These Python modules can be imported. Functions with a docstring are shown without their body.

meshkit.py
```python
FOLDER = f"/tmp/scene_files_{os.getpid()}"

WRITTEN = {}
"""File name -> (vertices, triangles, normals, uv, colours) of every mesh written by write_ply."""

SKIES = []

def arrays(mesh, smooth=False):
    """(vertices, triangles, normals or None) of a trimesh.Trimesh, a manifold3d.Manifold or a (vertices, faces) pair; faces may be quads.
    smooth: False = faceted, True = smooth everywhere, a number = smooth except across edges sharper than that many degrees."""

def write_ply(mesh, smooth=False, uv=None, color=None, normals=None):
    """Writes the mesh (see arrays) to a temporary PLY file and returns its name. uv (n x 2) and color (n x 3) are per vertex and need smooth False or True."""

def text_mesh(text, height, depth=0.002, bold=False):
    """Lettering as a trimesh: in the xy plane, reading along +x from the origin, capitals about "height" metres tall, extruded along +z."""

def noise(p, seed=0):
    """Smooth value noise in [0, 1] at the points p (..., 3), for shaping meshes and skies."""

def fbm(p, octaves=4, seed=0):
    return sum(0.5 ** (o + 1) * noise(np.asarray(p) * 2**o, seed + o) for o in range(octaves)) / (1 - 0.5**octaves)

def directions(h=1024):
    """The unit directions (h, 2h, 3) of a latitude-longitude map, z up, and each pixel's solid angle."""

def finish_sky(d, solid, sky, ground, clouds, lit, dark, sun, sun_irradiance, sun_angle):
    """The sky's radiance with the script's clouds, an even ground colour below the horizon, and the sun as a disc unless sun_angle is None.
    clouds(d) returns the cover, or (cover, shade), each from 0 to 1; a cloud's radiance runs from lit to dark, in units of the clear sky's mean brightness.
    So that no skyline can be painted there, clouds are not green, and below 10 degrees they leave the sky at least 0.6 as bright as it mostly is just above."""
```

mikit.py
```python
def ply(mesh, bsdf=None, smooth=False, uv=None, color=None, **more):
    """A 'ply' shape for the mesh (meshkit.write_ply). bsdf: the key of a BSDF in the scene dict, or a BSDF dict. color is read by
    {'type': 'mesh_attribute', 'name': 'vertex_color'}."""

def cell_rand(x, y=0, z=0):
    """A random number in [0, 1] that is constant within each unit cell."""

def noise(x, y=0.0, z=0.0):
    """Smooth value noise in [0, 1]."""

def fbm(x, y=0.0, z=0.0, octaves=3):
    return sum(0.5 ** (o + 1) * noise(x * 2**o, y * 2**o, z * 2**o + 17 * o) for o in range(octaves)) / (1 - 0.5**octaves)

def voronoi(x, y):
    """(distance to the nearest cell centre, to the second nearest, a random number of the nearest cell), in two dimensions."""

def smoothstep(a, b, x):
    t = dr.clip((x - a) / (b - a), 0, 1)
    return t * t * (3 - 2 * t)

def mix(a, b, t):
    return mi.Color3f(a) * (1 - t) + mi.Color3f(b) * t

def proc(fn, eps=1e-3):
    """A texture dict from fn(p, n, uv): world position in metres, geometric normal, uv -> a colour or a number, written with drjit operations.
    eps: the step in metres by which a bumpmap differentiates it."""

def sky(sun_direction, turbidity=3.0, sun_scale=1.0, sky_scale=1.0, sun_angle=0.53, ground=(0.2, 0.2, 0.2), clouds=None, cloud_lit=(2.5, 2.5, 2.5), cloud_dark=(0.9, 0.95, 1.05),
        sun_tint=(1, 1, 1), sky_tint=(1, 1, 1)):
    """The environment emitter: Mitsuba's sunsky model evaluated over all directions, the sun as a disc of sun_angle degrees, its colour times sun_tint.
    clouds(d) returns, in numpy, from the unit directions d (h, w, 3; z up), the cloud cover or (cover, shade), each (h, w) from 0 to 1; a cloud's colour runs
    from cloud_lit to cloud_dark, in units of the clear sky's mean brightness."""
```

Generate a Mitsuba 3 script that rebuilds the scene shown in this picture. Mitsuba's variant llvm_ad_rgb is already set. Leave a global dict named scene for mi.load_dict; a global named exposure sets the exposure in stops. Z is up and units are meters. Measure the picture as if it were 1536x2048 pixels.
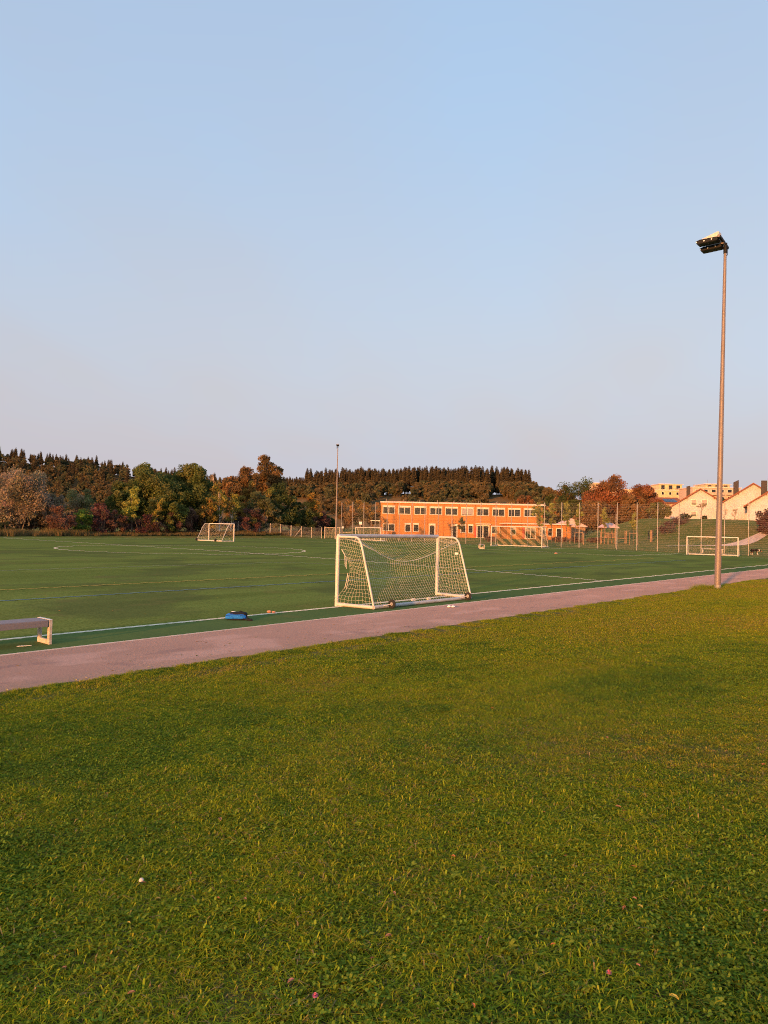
import math, random
import numpy as np, trimesh, mitsuba as mi, mikit, meshkit
import drjit as dr
from mikit import noise, fbm, voronoi, cell_rand, smoothstep, mix, proc

scene, labels = {'type': 'scene'}, {}
T = mi.ScalarTransform4f
V = np.array

# ---------------------------------------------------------------- camera, sky, exposure
CAM = V([-32.2948, -14.4553, 2.2684])
FWD, RIGHT, UP = V([0.75459814, 0.6558447, 0.02119841]), V([0.6555204, -0.75489388, 0.02069387]), V([-0.02957452, 0.00171956, 0.9995611])
scene['camera'] = {'type': 'perspective', 'fov_axis': 'x', 'fov': 2 * math.degrees(math.atan(768 / 1456.85)), 'near_clip': 0.05, 'far_clip': 6000.0,
                   'to_world': T().look_at(origin=CAM.tolist(), target=(CAM + FWD).tolist(), up=UP.tolist())}
exposure = 4.0
SUN = V([-1.0, -0.22, 0.112])


def veil(d):
    # thin evening haze: lavender near the horizon, bluer above, with faint cirrus streaks; it thins out towards the sun
    q = d / np.maximum(d[..., 2:3] + 0.25, 0.05)
    q = np.stack([q[..., 0] * 0.9 + q[..., 1] * 0.5, (q[..., 1] - q[..., 0] * 0.5) * 1.8, q[..., 2] * 0], -1)
    n = meshkit.fbm(q * .8 + 7.3, 4, seed=5)
    up = np.maximum(d[..., 2], 0)
    sunward = np.clip(d[..., :2] @ (SUN[:2] / np.linalg.norm(SUN[:2])), 0, 1)
    cover = (.72 + .24 * np.exp(-(up / .22) ** 2)) * (1 - .7 * sunward ** 2)
    shade = np.clip(1 - np.exp(-(up / .40) ** 2) + (n - .5) * -1.4, 0, 1)
    return cover, shade


scene['sky'] = mikit.sky(SUN, turbidity=3.0, sun_scale=0.66, sky_scale=1.0, sun_angle=2.0, ground=(0.12, 0.12, 0.09), clouds=veil,
                         cloud_lit=(.89, .83, .965), cloud_dark=(0.75, 1.02, 1.45), sun_tint=(1.0, 0.80, 1.05))


# ---------------------------------------------------------------- helpers
used = {}


def key_for(name, parent=None):
    base = parent + '__' + name if parent else name
    n = used.get(base, -1) + 1
    used[base] = n
    return base if n == 0 else f'{base}_{n:03d}'


def label(k, text=None, cat=None, group=None, kind=None):
    d = labels.setdefault(k, {})
    for a, b in (('label', text), ('category', cat), ('group', group), ('kind', kind)):
        if b:
            d[a] = b
    return k


def thing(name, text, cat, group=None):
    return label(key_for(name), text, cat, group)


def obj(name, mesh, bsdf, parent=None, smooth=False, color=None, text=None, cat=None, group=None, kind=None, to_world=None):
    k = key_for(name, parent)
    d = mikit.ply(mesh, bsdf, smooth=smooth, color=color)
    if to_world is not None:
        d['to_world'] = to_world
    scene[k] = d
    if text or cat or group or kind:
        label(k, text, cat, group, kind)
    return k


def dup(k, name, parent, to_world=None):
    """The same mesh again under another key."""
    k2 = key_for(name, parent)
    scene[k2] = {**scene[k]}
    if to_world is not None:
        scene[k2]['to_world'] = to_world
    return k2


def join(parts):
    vs, fs, o = [], [], 0
    for v, f in parts:
        v = np.asarray(v, float)
        f = np.asarray(f, int)
        if f.shape[1] == 4:
            f = np.vstack([f[:, [0, 1, 2]], f[:, [0, 2, 3]]])
        vs.append(v); fs.append(f + o); o += len(v)
    return np.vstack(vs), np.vstack(fs)


BOXF = V([[0, 2, 3, 1], [4, 5, 7, 6], [0, 1, 5, 4], [2, 6, 7, 3], [0, 4, 6, 2], [1, 3, 7, 5]])


def box(c, s, ax=None):
    """Box with centre c, full sizes s, along the axes ax (3 rows)."""
    g = V([[x, y, z] for z in (-.5, .5) for y in (-.5, .5) for x in (-.5, .5)]) * s
    if ax is not None:
        g = g @ np.asarray(ax, float)
    f = V([[0, 2, 3, 1], [4, 5, 7, 6], [0, 1, 5, 4], [2, 6, 7, 3], [0, 4, 6, 2], [1, 3, 7, 5]])
    return g + c, f


def rbox(c, s, r=0.01, ax=None):
    """Box with chamfered edges."""
    import manifold3d as m3
    s = np.asarray(s, float)
    r = min(r, *(s * .45))
    pts = []
    for sx in (-1, 1):
        for sy in (-1, 1):
            for sz in (-1, 1):
                h = V([sx, sy, sz]) * s / 2
                for k in range(3):
                    q = h - V([sx, sy, sz]) * r
                    q[k] = h[k]
                    pts.append(q)
    m = m3.Manifold.hull_points(pts).to_mesh()
    v = np.array(m.vert_properties[:, :3]); f = np.array(m.tri_verts)
    if ax is not None:
        v = v @ np.asarray(ax, float)
    return v + c, f


def yaw_axes(a):
    return V([[math.cos(a), math.sin(a), 0], [-math.sin(a), math.cos(a), 0], [0, 0, 1.0]])


def unit(a):
    a = np.asarray(a, float)
    return a / max(np.linalg.norm(a), 1e-12)


def bar(p, q, w, h=None, up=(0, 0, 1)):
    """Rectangular bar from p to q."""
    p, q = np.asarray(p, float), np.asarray(q, float)
    z = unit(q - p)
    u = np.asarray(up, float)
    if abs(z @ u) > .98:
        u = V([1.0, 0, 0])
    x = unit(np.cross(u, z)); y = np.cross(z, x)
    return box((p + q) / 2, (w, h or w, np.linalg.norm(q - p)), V([x, y, z]))


def tube(pts, rad, n=8, cap=True):
    pts = np.asarray(pts, float)
    rad = np.broadcast_to(np.asarray(rad, float), (len(pts),))
    tan = np.gradient(pts, axis=0)
    tan /= np.maximum(np.linalg.norm(tan, axis=1, keepdims=True), 1e-12)
    u = V([0, 0, 1.0]) if abs(tan[0][2]) < .9 else V([1.0, 0, 0])
    rings = []
    for p, t, r in zip(pts, tan, rad):
        u = u - (u @ t) * t
        u = unit(u)
        w = np.cross(t, u)
        a = np.arange(n) * 2 * np.pi / n
        rings.append(p + r * (np.cos(a)[:, None] * u + np.sin(a)[:, None] * w))
    v = np.vstack(rings)
    i = np.arange(n); j = (i + 1) % n
    f = np.vstack([np.stack([k * n + i, k * n + j, (k + 1) * n + j, (k + 1) * n + i], 1) for k in range(len(pts) - 1)])
    f = np.vstack([f[:, [0, 1, 2]], f[:, [0, 2, 3]]])
    if cap:
        m = (len(pts) - 1) * n
        f = np.vstack([f, np.stack([i[1:-1] * 0, i[2:], i[1:-1]], 1), np.stack([i[1:-1] * 0 + m, m + i[1:-1], m + i[2:]], 1)])
    return v, f


def threads(segs, r):
    """Many thin three-sided strands: segs (n, 2, 3)."""
    segs = np.asarray(segs, float)
    p, q = segs[:, 0], segs[:, 1]
    d = q - p
    d /= np.maximum(np.linalg.norm(d, axis=1, keepdims=True), 1e-9)
    u = np.where(np.abs(d[:, 2:3]) < .9, V([[0, 0, 1.0]]), V([[1.0, 0, 0]]))
    x = np.cross(u, d); x /= np.linalg.norm(x, axis=1, keepdims=True)
    y = np.cross(d, x)
    ring = [x * math.cos(a) + y * math.sin(a) for a in (0, 2.094, 4.189)]
    v = np.stack([p + ring[0] * r, p + ring[1] * r, p + ring[2] * r, q + ring[0] * r, q + ring[1] * r, q + ring[2] * r], 1).reshape(-1, 3)
    f = V([[0, 1, 4], [0, 4, 3], [1, 2, 5], [1, 5, 4], [2, 0, 3], [2, 3, 5]])
    return v, (np.arange(len(segs))[:, None, None] * 6 + f).reshape(-1, 3)


def lathe(profile, n=24):
    """profile: (r, z) pairs about the z axis."""
    profile = np.asarray(profile, float)
    a = np.arange(n) * 2 * np.pi / n
    v = np.stack([np.outer(profile[:, 0], np.cos(a)), np.outer(profile[:, 0], np.sin(a)), np.repeat(profile[:, 1:2], n, 1)], -1).reshape(-1, 3)
    i = np.arange(n); j = (i + 1) % n
    f = np.vstack([np.stack([k * n + i, k * n + j, (k + 1) * n + j, (k + 1) * n + i], 1) for k in range(len(profile) - 1)])
    return v, f


def hull(pts):
    import manifold3d as m3
    m = m3.Manifold.hull_points([V(p, dtype=float) for p in pts]).to_mesh()
    return np.array(m.vert_properties[:, :3]), np.array(m.tri_verts)


def move(vf, loc=(0, 0, 0), a=0.0, s=1.0):
    v, f = vf
    return (np.asarray(v) * s) @ yaw_axes(a) + loc, f


def vcol(n_per, cols):
    """Vertex colours: each row of cols for n_per vertices."""
    return np.repeat(np.clip(cols, 0.003, 0.95), n_per, 0)


def rgb(*c):
    return {'type': 'rgb', 'value': list(c)}


# ---------------------------------------------------------------- materials
def mat(name, **kw):
    scene[name] = {'type': 'twosided', 'bsdf': kw} if kw.get('type') != 'principledthin' else kw
    return name


def principled(name, color, rough=.5, metal=0.0, spec=.5, **kw):
    return mat(name, type='principled', base_color=color if isinstance(color, dict) else rgb(*color), roughness=rough, metallic=metal, specular=spec, **kw)


def speckle(base, alt, scale, lo=.35, hi=.7):
    return proc(lambda p, n, uv: mix(base, alt, smoothstep(lo, hi, fbm(p.x * scale, p.y * scale, p.z * scale, 3))))


VC = {'type': 'mesh_attribute', 'name': 'vertex_color'}
mat('mat_leaf', type='principledthin', base_color=VC, roughness=.65, diff_trans=.7, spec_trans=0.0, eta=1.35)
mat('mat_grass', type='principledthin', base_color=VC, roughness=.6, diff_trans=.6, spec_trans=0.0, eta=1.3)
mat('mat_needle', type='diffuse', reflectance=VC)
mat('mat_vertex', type='diffuse', reflectance=VC)
principled('mat_bark', speckle((.10, .07, .05), (.19, .15, .115), 6.0), .9, spec=.2)
principled('mat_spruce_bark', speckle((.13, .075, .05), (.24, .15, .10), 3.0), .9, spec=.2)
principled('mat_birch_bark', proc(lambda p, n, uv: mix((.50, .42, .36), (.10, .08, .07), smoothstep(.58, .68, fbm(p.x * 2, p.y * 2, p.z * 7, 2)))), .8, spec=.2)


def ground_color(p, n, uv):
    g = fbm(p.x * .35, p.y * .35, 0, 4)
    fine = fbm(p.x * 5, p.y * 5, 0, 3)
    green = mix((.054, .076, .016), (.094, .088, .024), smoothstep(.3, .75, g))
    green = mix(green, (.135, .10, .045), .5 * smoothstep(.5, .8, fine))
    far = smoothstep(180., 320., dr.sqrt(p.x * p.x + p.y * p.y))
    return mix(green, mix((.085, .055, .022), (.11, .07, .028), g), far)


def lawn_color(p, n, uv):
    a = fbm(p.x * .5, p.y * .9, 0, 3)
    b = fbm(p.x * 9, p.y * 9, 0, 3)
    c = mix((.060, .066, .014), (.095, .085, .022), smoothstep(.3, .7, a))
    return mix(c, (.07, .05, .028), .6 * smoothstep(.45, .7, b))


def turf_color(p, n, uv):
    a = fbm(p.x * .16, p.y * .5, 0, 3)
    b = fbm(p.x * 30, p.y * 30, 0, 2)
    seam = smoothstep(.47, .5, dr.abs(p.x / 4.0 - dr.floor(p.x / 4.0) - .5))
    c = mix((.150, .190, .044), (.196, .222, .056), a)
    c = mix(c, (.075, .100, .020), .55 * smoothstep(.35, .7, b))
    c = mix(c, (.115, .125, .036), .3 * seam)
    pile = fbm(p.x * .07, p.y * 1.1 + 3, 5, 4)      # nap laid this way and that by the grooming brush
    c = c * (.96 + .20 * smoothstep(.3, .7, pile))
    c = mix(c, (.085, .095, .038), .5 * smoothstep(.5, .72, fbm(p.x * .35 + 8, p.y * .5, 2, 4)))
    edge = smoothstep(.07, .0, p.y)
    c = mix(c, (.085, .140, .055), edge * .65)
    return mix(c, (.20, .16, .06), .3 * smoothstep(.60, .8, fbm(p.x * 1.1, p.y * 1.5, 3, 4)))


def asphalt_color(p, n, uv):
    a = fbm(p.x * .45, p.y * .9, 0, 4)
    grain = noise(p.x * 90, p.y * 90)
    dust = smoothstep(.52, .72, fbm(p.x * .9 + 4, p.y * 1.6, 2, 4))
    c = mix((.262, .154, .116), (.330, .191, .142), a)
    c = mix(c, (.42, .26, .21), dust * .5)
    c = mix(c, (.19, .115, .10), .5 * smoothstep(.66, .8, fbm(p.x * 1.3, p.y * 2.2, 9, 4)))
    worn = smoothstep(-3.75, -4.3, p.y)
    c = mix(c, (.24, .17, .11), worn * .5 * fbm(p.x * 3, p.y * 3, 1, 3))
    return c * (.78 + .44 * grain)


def asphalt_bump(p, n, uv):
    return noise(p.x * 110, p.y * 110) * .6 + fbm(p.x * 25, p.y * 25, 0, 2)


principled('mat_ground', proc(ground_color), .95, spec=.1)
principled('mat_lawn', proc(lawn_color), .95, spec=.1)
mat('mat_turf', type='diffuse', reflectance=proc(turf_color))
scene['mat_asphalt'] = {'type': 'twosided', 'bsdf': {'type': 'bumpmap', 'arbitrary': proc(asphalt_bump, 2e-3), 'scale': .003,
                        'bsdf': {'type': 'principled', 'base_color': proc(asphalt_color), 'roughness': .85, 'specular': .3}}}
for nm, c in (('white', (.66, .57, .44)), ('yellow', (.42, .32, .07)), ('blue', (.11, .19, .24)), ('pale', (.25, .27, .20))):
    principled('mat_line_' + nm, proc(lambda p, n, uv, c=c: mix(c, (c[0] * .55, c[1] * .6, c[2] * .5), smoothstep(.4, .75, fbm(p.x * 14, p.y * 14, 0, 3)))), .8, spec=.2)
principled('mat_kerb', speckle((.42, .35, .30), (.52, .44, .38), 12.0), .9, spec=.2)
principled('mat_gravel', speckle((.36, .27, .23), (.44, .34, .28), 5.0), .95, spec=.1)
principled('mat_white_metal', speckle((.52, .49, .46), (.44, .40, .36), 3.0, .5, .85), .38, spec=.5)
principled('mat_grey_bar', speckle((.44, .43, .44), (.36, .35, .36), 4.0), .4, spec=.5)
principled('mat_net', (.62, .57, .49), .8, spec=.2)
principled('mat_net_tan', (.36, .27, .17), .8, spec=.2)
principled('mat_net_green', (.045, .075, .04), .8, spec=.2)
principled('mat_galvanised', speckle((.195, .158, .150), (.172, .140, .133), 2.0), .5, metal=.1)
principled('mat_fence_steel', speckle((.33, .31, .30), (.26, .24, .23), 4.0), .5, metal=.2)
principled('mat_rod', (.25, .23, .22), .5, metal=.2)
principled('mat_black_plastic', (.009, .009, .010), .65, spec=.25)
principled('mat_rubber', (.02, .02, .02), .8, spec=.3)
principled('mat_lamp_glass', (.008, .009, .011), .45, spec=.25)
principled('mat_lens', (.85, .85, .85), .15)
principled('mat_bench_seat', proc(lambda p, n, uv: mix((.15, .135, .15), (.21, .19, .205), fbm(p.x * 1.5, p.y * 40, p.z * 40, 3))), .7, spec=.3)
principled('mat_concrete', speckle((.48, .42, .37), (.38, .33, .29), 14.0), .85, spec=.2)
principled('mat_blue_cloth', proc(lambda p, n, uv: mix((.014, .135, .52), (.022, .185, .66), fbm(p.x * 60, p.y * 60, p.z * 60, 2))), .8, spec=.15)
principled('mat_black_cloth', (.016, .016, .019), .85, spec=.2)
principled('mat_paper', (.80, .80, .80), .8)
principled('mat_orange_litter', (.62, .25, .14), .7)
principled('mat_orange_panel', proc(lambda p, n, uv: mix((.45, .170, .040), (.40, .146, .034), fbm(p.x * .8, p.y * .8, p.z * 1.6, 3)) * (.94 + .06 * smoothstep(.3, .6, dr.abs(p.z * 5 - dr.floor(p.z * 5) - .5) * 2))), .6, spec=.3)
principled('mat_joint', (.30, .10, .03), .8)
principled('mat_white_frame', (.62, .58, .51), .5)
principled('mat_window', (.020, .020, .023), .08, spec=.35)
principled('mat_blind', (.28, .25, .25), .6)
principled('mat_roof_edge', (.66, .52, .47), .6)
principled('mat_flat_roof', (.20, .19, .19), .9)
principled('mat_red', (.42, .035, .04), .5)
principled('mat_plaster', speckle((.49, .465, .495), (.455, .43, .45), .7), .9, spec=.15)
principled('mat_yellow_plaster', speckle((.54, .45, .26), (.49, .41, .24), .15), .9, spec=.15)
principled('mat_pink_plaster', speckle((.52, .39, .31), (.46, .34, .27), .15), .9, spec=.15)
principled('mat_tile_red', proc(lambda p, n, uv: mix((.27, .105, .058), (.21, .080, .045), fbm(p.x * 2, p.y * 2, p.z * 5, 3)) * (.8 + .2 * smoothstep(.1, .35, p.z * 4 - dr.floor(p.z * 4)))), .8, spec=.2)
principled('mat_chimney', (.030, .022, .025), .7)
principled('mat_solar', (.012, .018, .045), .12)
principled('mat_wood', speckle((.30, .19, .115), (.22, .135, .08), 3.0), .85, spec=.2)
principled('mat_pink_roof', (.50, .34, .33), .75)
principled('mat_board', (.62, .62, .62), .6)
principled('mat_dog_black', (.014, .012, .012), .8, spec=.3, sheen=.3)
principled('mat_dog_white', (.62, .58, .52), .85)
principled('mat_dog_tan', (.38, .18, .09), .85)


# ---------------------------------------------------------------- terrain
def sstep(a, b, x):
    t = np.clip((x - a) / (b - a), 0, 1)
    return t * t * (3 - 2 * t)


def crown_z(y):
    t = np.clip(np.asarray(y, float) / 33.77, 0, 1)
    return .3035 * (1 - (1 - t) ** 2)


RIDGE = V([(213, 1074, 74), (326, 913, 75), (376, 765, 61), (415, 629, 42), (402, 461, 31), (442, 354, 33), (470, 306, 33), (488, 286, 33), (503, 269, 19), (560, 240, 15), (700, 150, 14), (800, -50, 14)], dtype=float)


def ridge(x, y):
    """Height of the wooded ridge line's nearest point, and the distance to it."""
    best = np.full(np.shape(x), 1e9); h = np.zeros(np.shape(x))
    for a, b in zip(RIDGE[:-1], RIDGE[1:]):
        d = b[:2] - a[:2]
        t = np.clip(((x - a[0]) * d[0] + (y - a[1]) * d[1]) / (d @ d), 0, 1)
        e = np.hypot(x - a[0] - t * d[0], y - a[1] - t * d[1])
        hh = a[2] + (b[2] - a[2]) * t
        h = np.where(e < best, hh, h); best = np.minimum(best, e)
    return h, best


def gz(x, y):
    x, y = np.asarray(x, float), np.asarray(y, float)
    z = crown_z(y)
    lawn = .070 * np.maximum(-5.4 - y, 0) + .006 + .02 * np.sin(x * .9 + y * .4) * sstep(-5.5, -7, y) + .018 * np.sin(y * 1.3 - x * .33) * sstep(-5.5, -7, y)
    z = np.where(y < -4.4, np.minimum(lawn, .75 + .1 * lawn), z)
    inner = (y > -4.4)
    z = z + np.where(inner, sstep(70, 77, y) * np.clip(.12 + .0155 * x, .1, .95), 0)
    z = z + np.where(inner, sstep(52, 76, x) * .45 * sstep(-10, 10, y), 0)
    # grassy mound in front of the houses
    u, w = (x - 89.0) * .76 + (y - 23.5) * .65, (x - 89.0) * .65 - (y - 23.5) * .76
    m = 4.0 * np.exp(-(np.abs(u) / 9.5) ** 2.6) * np.exp(-(np.abs(w - 2) / np.where(w > 2, 13.0, 9.0)) ** 2.2)
    z = z + np.maximum(m, 4.1 * sstep(78, 97, x) * sstep(50, 35, y) * (.72 + .28 * sstep(6, 21, y))) + 6 * sstep(130, 260, x) * sstep(150, 60, y)
    h, e = ridge(x, y)
    z = z + (h - 4) * np.exp(-(e / 130.0) ** 2) * sstep(120, 330, np.hypot(x, y))
    return z


# ---------------------------------------------------------------- ground
def sheet(xs, ys, zf, keep=None):
    X, Y = np.meshgrid(xs, ys, indexing='ij')
    v = np.stack([X, Y, zf(X, Y)], -1).reshape(-1, 3)
    n = len(ys)
    i, j = np.meshgrid(np.arange(len(xs) - 1), np.arange(n - 1), indexing='ij')
    a = (i * n + j).ravel()
    f = np.stack([a, a + n, a + n + 1, a + 1], 1)
    if keep is not None:
        c = v[f].mean(1)
        f = f[keep(c)]
    return v, np.vstack([f[:, [0, 1, 2]], f[:, [0, 2, 3]]])


def spaced(a, b, near0, near1, step, grow=1.12):
    out = list(np.arange(near0, near1, step)) + [near1]
    s = step
    while out[-1] < b:
        s *= grow; out.append(out[-1] + s)
    s = step; left = []
    x = near0
    while x > a:
        s *= grow; x -= s; left.append(x)
    return V(left[::-1] + out)


def under_ground(x, y):
    z = gz(x, y)
    inside = (x > -75) & (x < 47.4) & (y > -7.5) & (y < 70.5)
    return np.where(inside, z - .12, np.where(y < -4.4, z - .15, z - .004))


obj('ground', sheet(spaced(-1500, 3200, -70, 130, 1.6), spaced(-2200, 3200, -12, 110, 1.3), under_ground), 'mat_ground', smooth=True, kind='structure', text='rough grass ground, mound and wooded hills around the sports field', cat='ground')
pitch = obj('sports_pitch', sheet(V([-72.0, 47.5]), np.linspace(-1.62, 71, 80), lambda x, y: crown_z(y)), 'mat_turf', smooth=True, kind='structure', text='green artificial turf football pitch with painted lines', cat='pitch')
lawn_edge = lambda x: -4.47 + .05 * np.sin(x * 1.7) + .04 * np.sin(x * 4.3 + 1) + .03 * np.sin(x * 9.1)


def lawn_sheet():
    xs = np.concatenate([np.arange(-120, -45, 3.0), np.arange(-45, 30, .2), np.arange(30, 121, 3.0)])
    ts = np.concatenate([np.linspace(0, 14, 90), np.linspace(15, 120, 40)])
    X, Tt = np.meshgrid(xs, ts, indexing='ij')
    Y = lawn_edge(X) - Tt
    Z = gz(X, np.minimum(Y, -4.41)) + .012
    return np.stack([X, Y, Z], -1).reshape(-1, 3), len(xs), len(ts)


def grid_faces(nx, ny):
    i, j = np.meshgrid(np.arange(nx - 1), np.arange(ny - 1), indexing='ij')
    a = (i * ny + j).ravel()
    f = np.stack([a, a + ny, a + ny + 1, a + 1], 1)
    return np.vstack([f[:, [0, 1, 2]], f[:, [0, 2, 3]]])


lv, nx, ny = lawn_sheet()
obj('lawn', (lv, grid_faces(nx, ny)[:, ::-1]), 'mat_lawn', smooth=True, kind='structure', text='mown grass bank in the foreground below the asphalt path', cat='lawn')
obj('asphalt_path', sheet(np.linspace(-110, 120, 90), V([-4.66, -4.4, -3.0, -1.70]), lambda x, y: 0.004 + 0 * x), 'mat_asphalt', smooth=True, kind='structure', text='pinkish grey asphalt path between the lawn and the turf pitch', cat='path')
for k in range(-34, 60, 1):   # kerb stones along the pitch, one metre each
    obj('edging_stone', rbox((k + .5, -1.66, -.03), (.994, .06, .08), .006), 'mat_kerb', 'asphalt_path')


def ribbon(pts, w, lift=.005):
    pts = V(pts, dtype=float)
    d = np.gradient(pts, axis=0); d /= np.linalg.norm(d, axis=1, keepdims=True)
    nrm = np.stack([-d[:, 1], d[:, 0]], 1) * w / 2
    a, b = pts + nrm, pts - nrm
    v = np.vstack([np.column_stack([q, crown_z(q[:, 1]) + lift]) for q in (a, b)])
    n = len(pts); i = np.arange(n - 1)
    return v, np.stack([n + i, n + i + 1, i + 1, i], 1)


def line(p, q, w=.14, n=60, lift=.005):
    return ribbon(np.linspace(p, q, n), w, lift)


lines = [
    ('touch_line', 'white', [line((-72, 0), (46.0, 0))]), ('halfway_line', 'white', [line((0, .06), (0, 67.4), lift=.006)]),
    ('far_touch_line', 'white', [line((-72, 67.5), (44.5, 67.5))]), ('goal_line', 'white', [line((44.4, .06), (44.4, 67.44))]),
    ('centre_circle', 'white', [ribbon([(9.15 * math.cos(a), 33.77 + 9.15 * math.sin(a)) for a in np.linspace(0, 2 * math.pi, 160)], .12, .008)]),
    ('penalty_area_line', 'white', [line((30.2, 12.2), (44.3, 11.9), .11), line((30.2, 12.2), (31.0, 53.5), .11, lift=.006)]),
    ('goal_area_line', 'white', [line((38.9, 24.6), (44.3, 24.6)), line((38.9, 24.6), (38.9, 43.0), lift=.006), line((38.9, 43.0), (44.3, 43.0))]),
    ('small_pitch_line', 'yellow', [line((-72, 8.7), (29.2, 8.7), .09, lift=.009), line((29.2, 8.7), (29.2, 60), .09, lift=.0095)]),
    ('small_pitch_line', 'blue', [line((-72, 5.95), (28.8, 5.95), .09, lift=.010)]),
    ('small_pitch_line', 'pale', [line((-72, 16.2), (-5.2, 16.2), .08, lift=.011), line((-5.2, 16.2), (-4.0, 12.8), .08, lift=.012)]),
    ('small_pitch_line', 'pale', [line((18.0, 21.0), (32, 15.7), .08, lift=.013)]),
]
for nm, c, m in lines:
    obj(nm, join(m), 'mat_line_' + c, pitch, text=f'{c} {nm.replace("_", " ")} painted on the turf')

# footpath that climbs past the mound behind the goal
gp = V([(66.0, 20.8, .5), (70.0, 18.6, .8), (73.5, 16.6, 1.5), (77.5, 15.3, 2.0), (82.0, 14.5, 1.5), (88.0, 13.6, .8), (96, 12.0, .8)])


def footpath():
    t = np.linspace(0, 6, 60); x, y, w = (np.interp(t, range(7), gp[:, k]) for k in range(3))
    d = np.gradient(np.stack([x, y], 1), axis=0); d /= np.linalg.norm(d, axis=1, keepdims=True)
    rows = [np.stack([x - d[:, 1] * w * s, y + d[:, 0] * w * s], 1) for s in (-.5, -.17, .17, .5)]
    v = np.vstack([np.column_stack([r, gz(r[:, 0], r[:, 1]) + .035]) for r in rows])
    n = 60; i = np.arange(n - 1)
    return v, np.vstack([np.stack([k * n + i, k * n + i + 1, (k + 1) * n + i + 1, (k + 1) * n + i], 1) for k in range(3)])


obj('gravel_path', footpath(), 'mat_gravel', smooth=True, kind='structure', text='pale pinkish gravel footpath at the foot of the grass mound', cat='path')

# ---------------------------------------------------------------- the lawn's grass
GREENS = V([(.198, .252, .015), (.240, .285, .019), (.285, .308, .026), (.120, .172, .015), (.315, .296, .030), (.290, .235, .058)])
GREENP = V([.26, .28, .18, .12, .11, .05])


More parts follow.
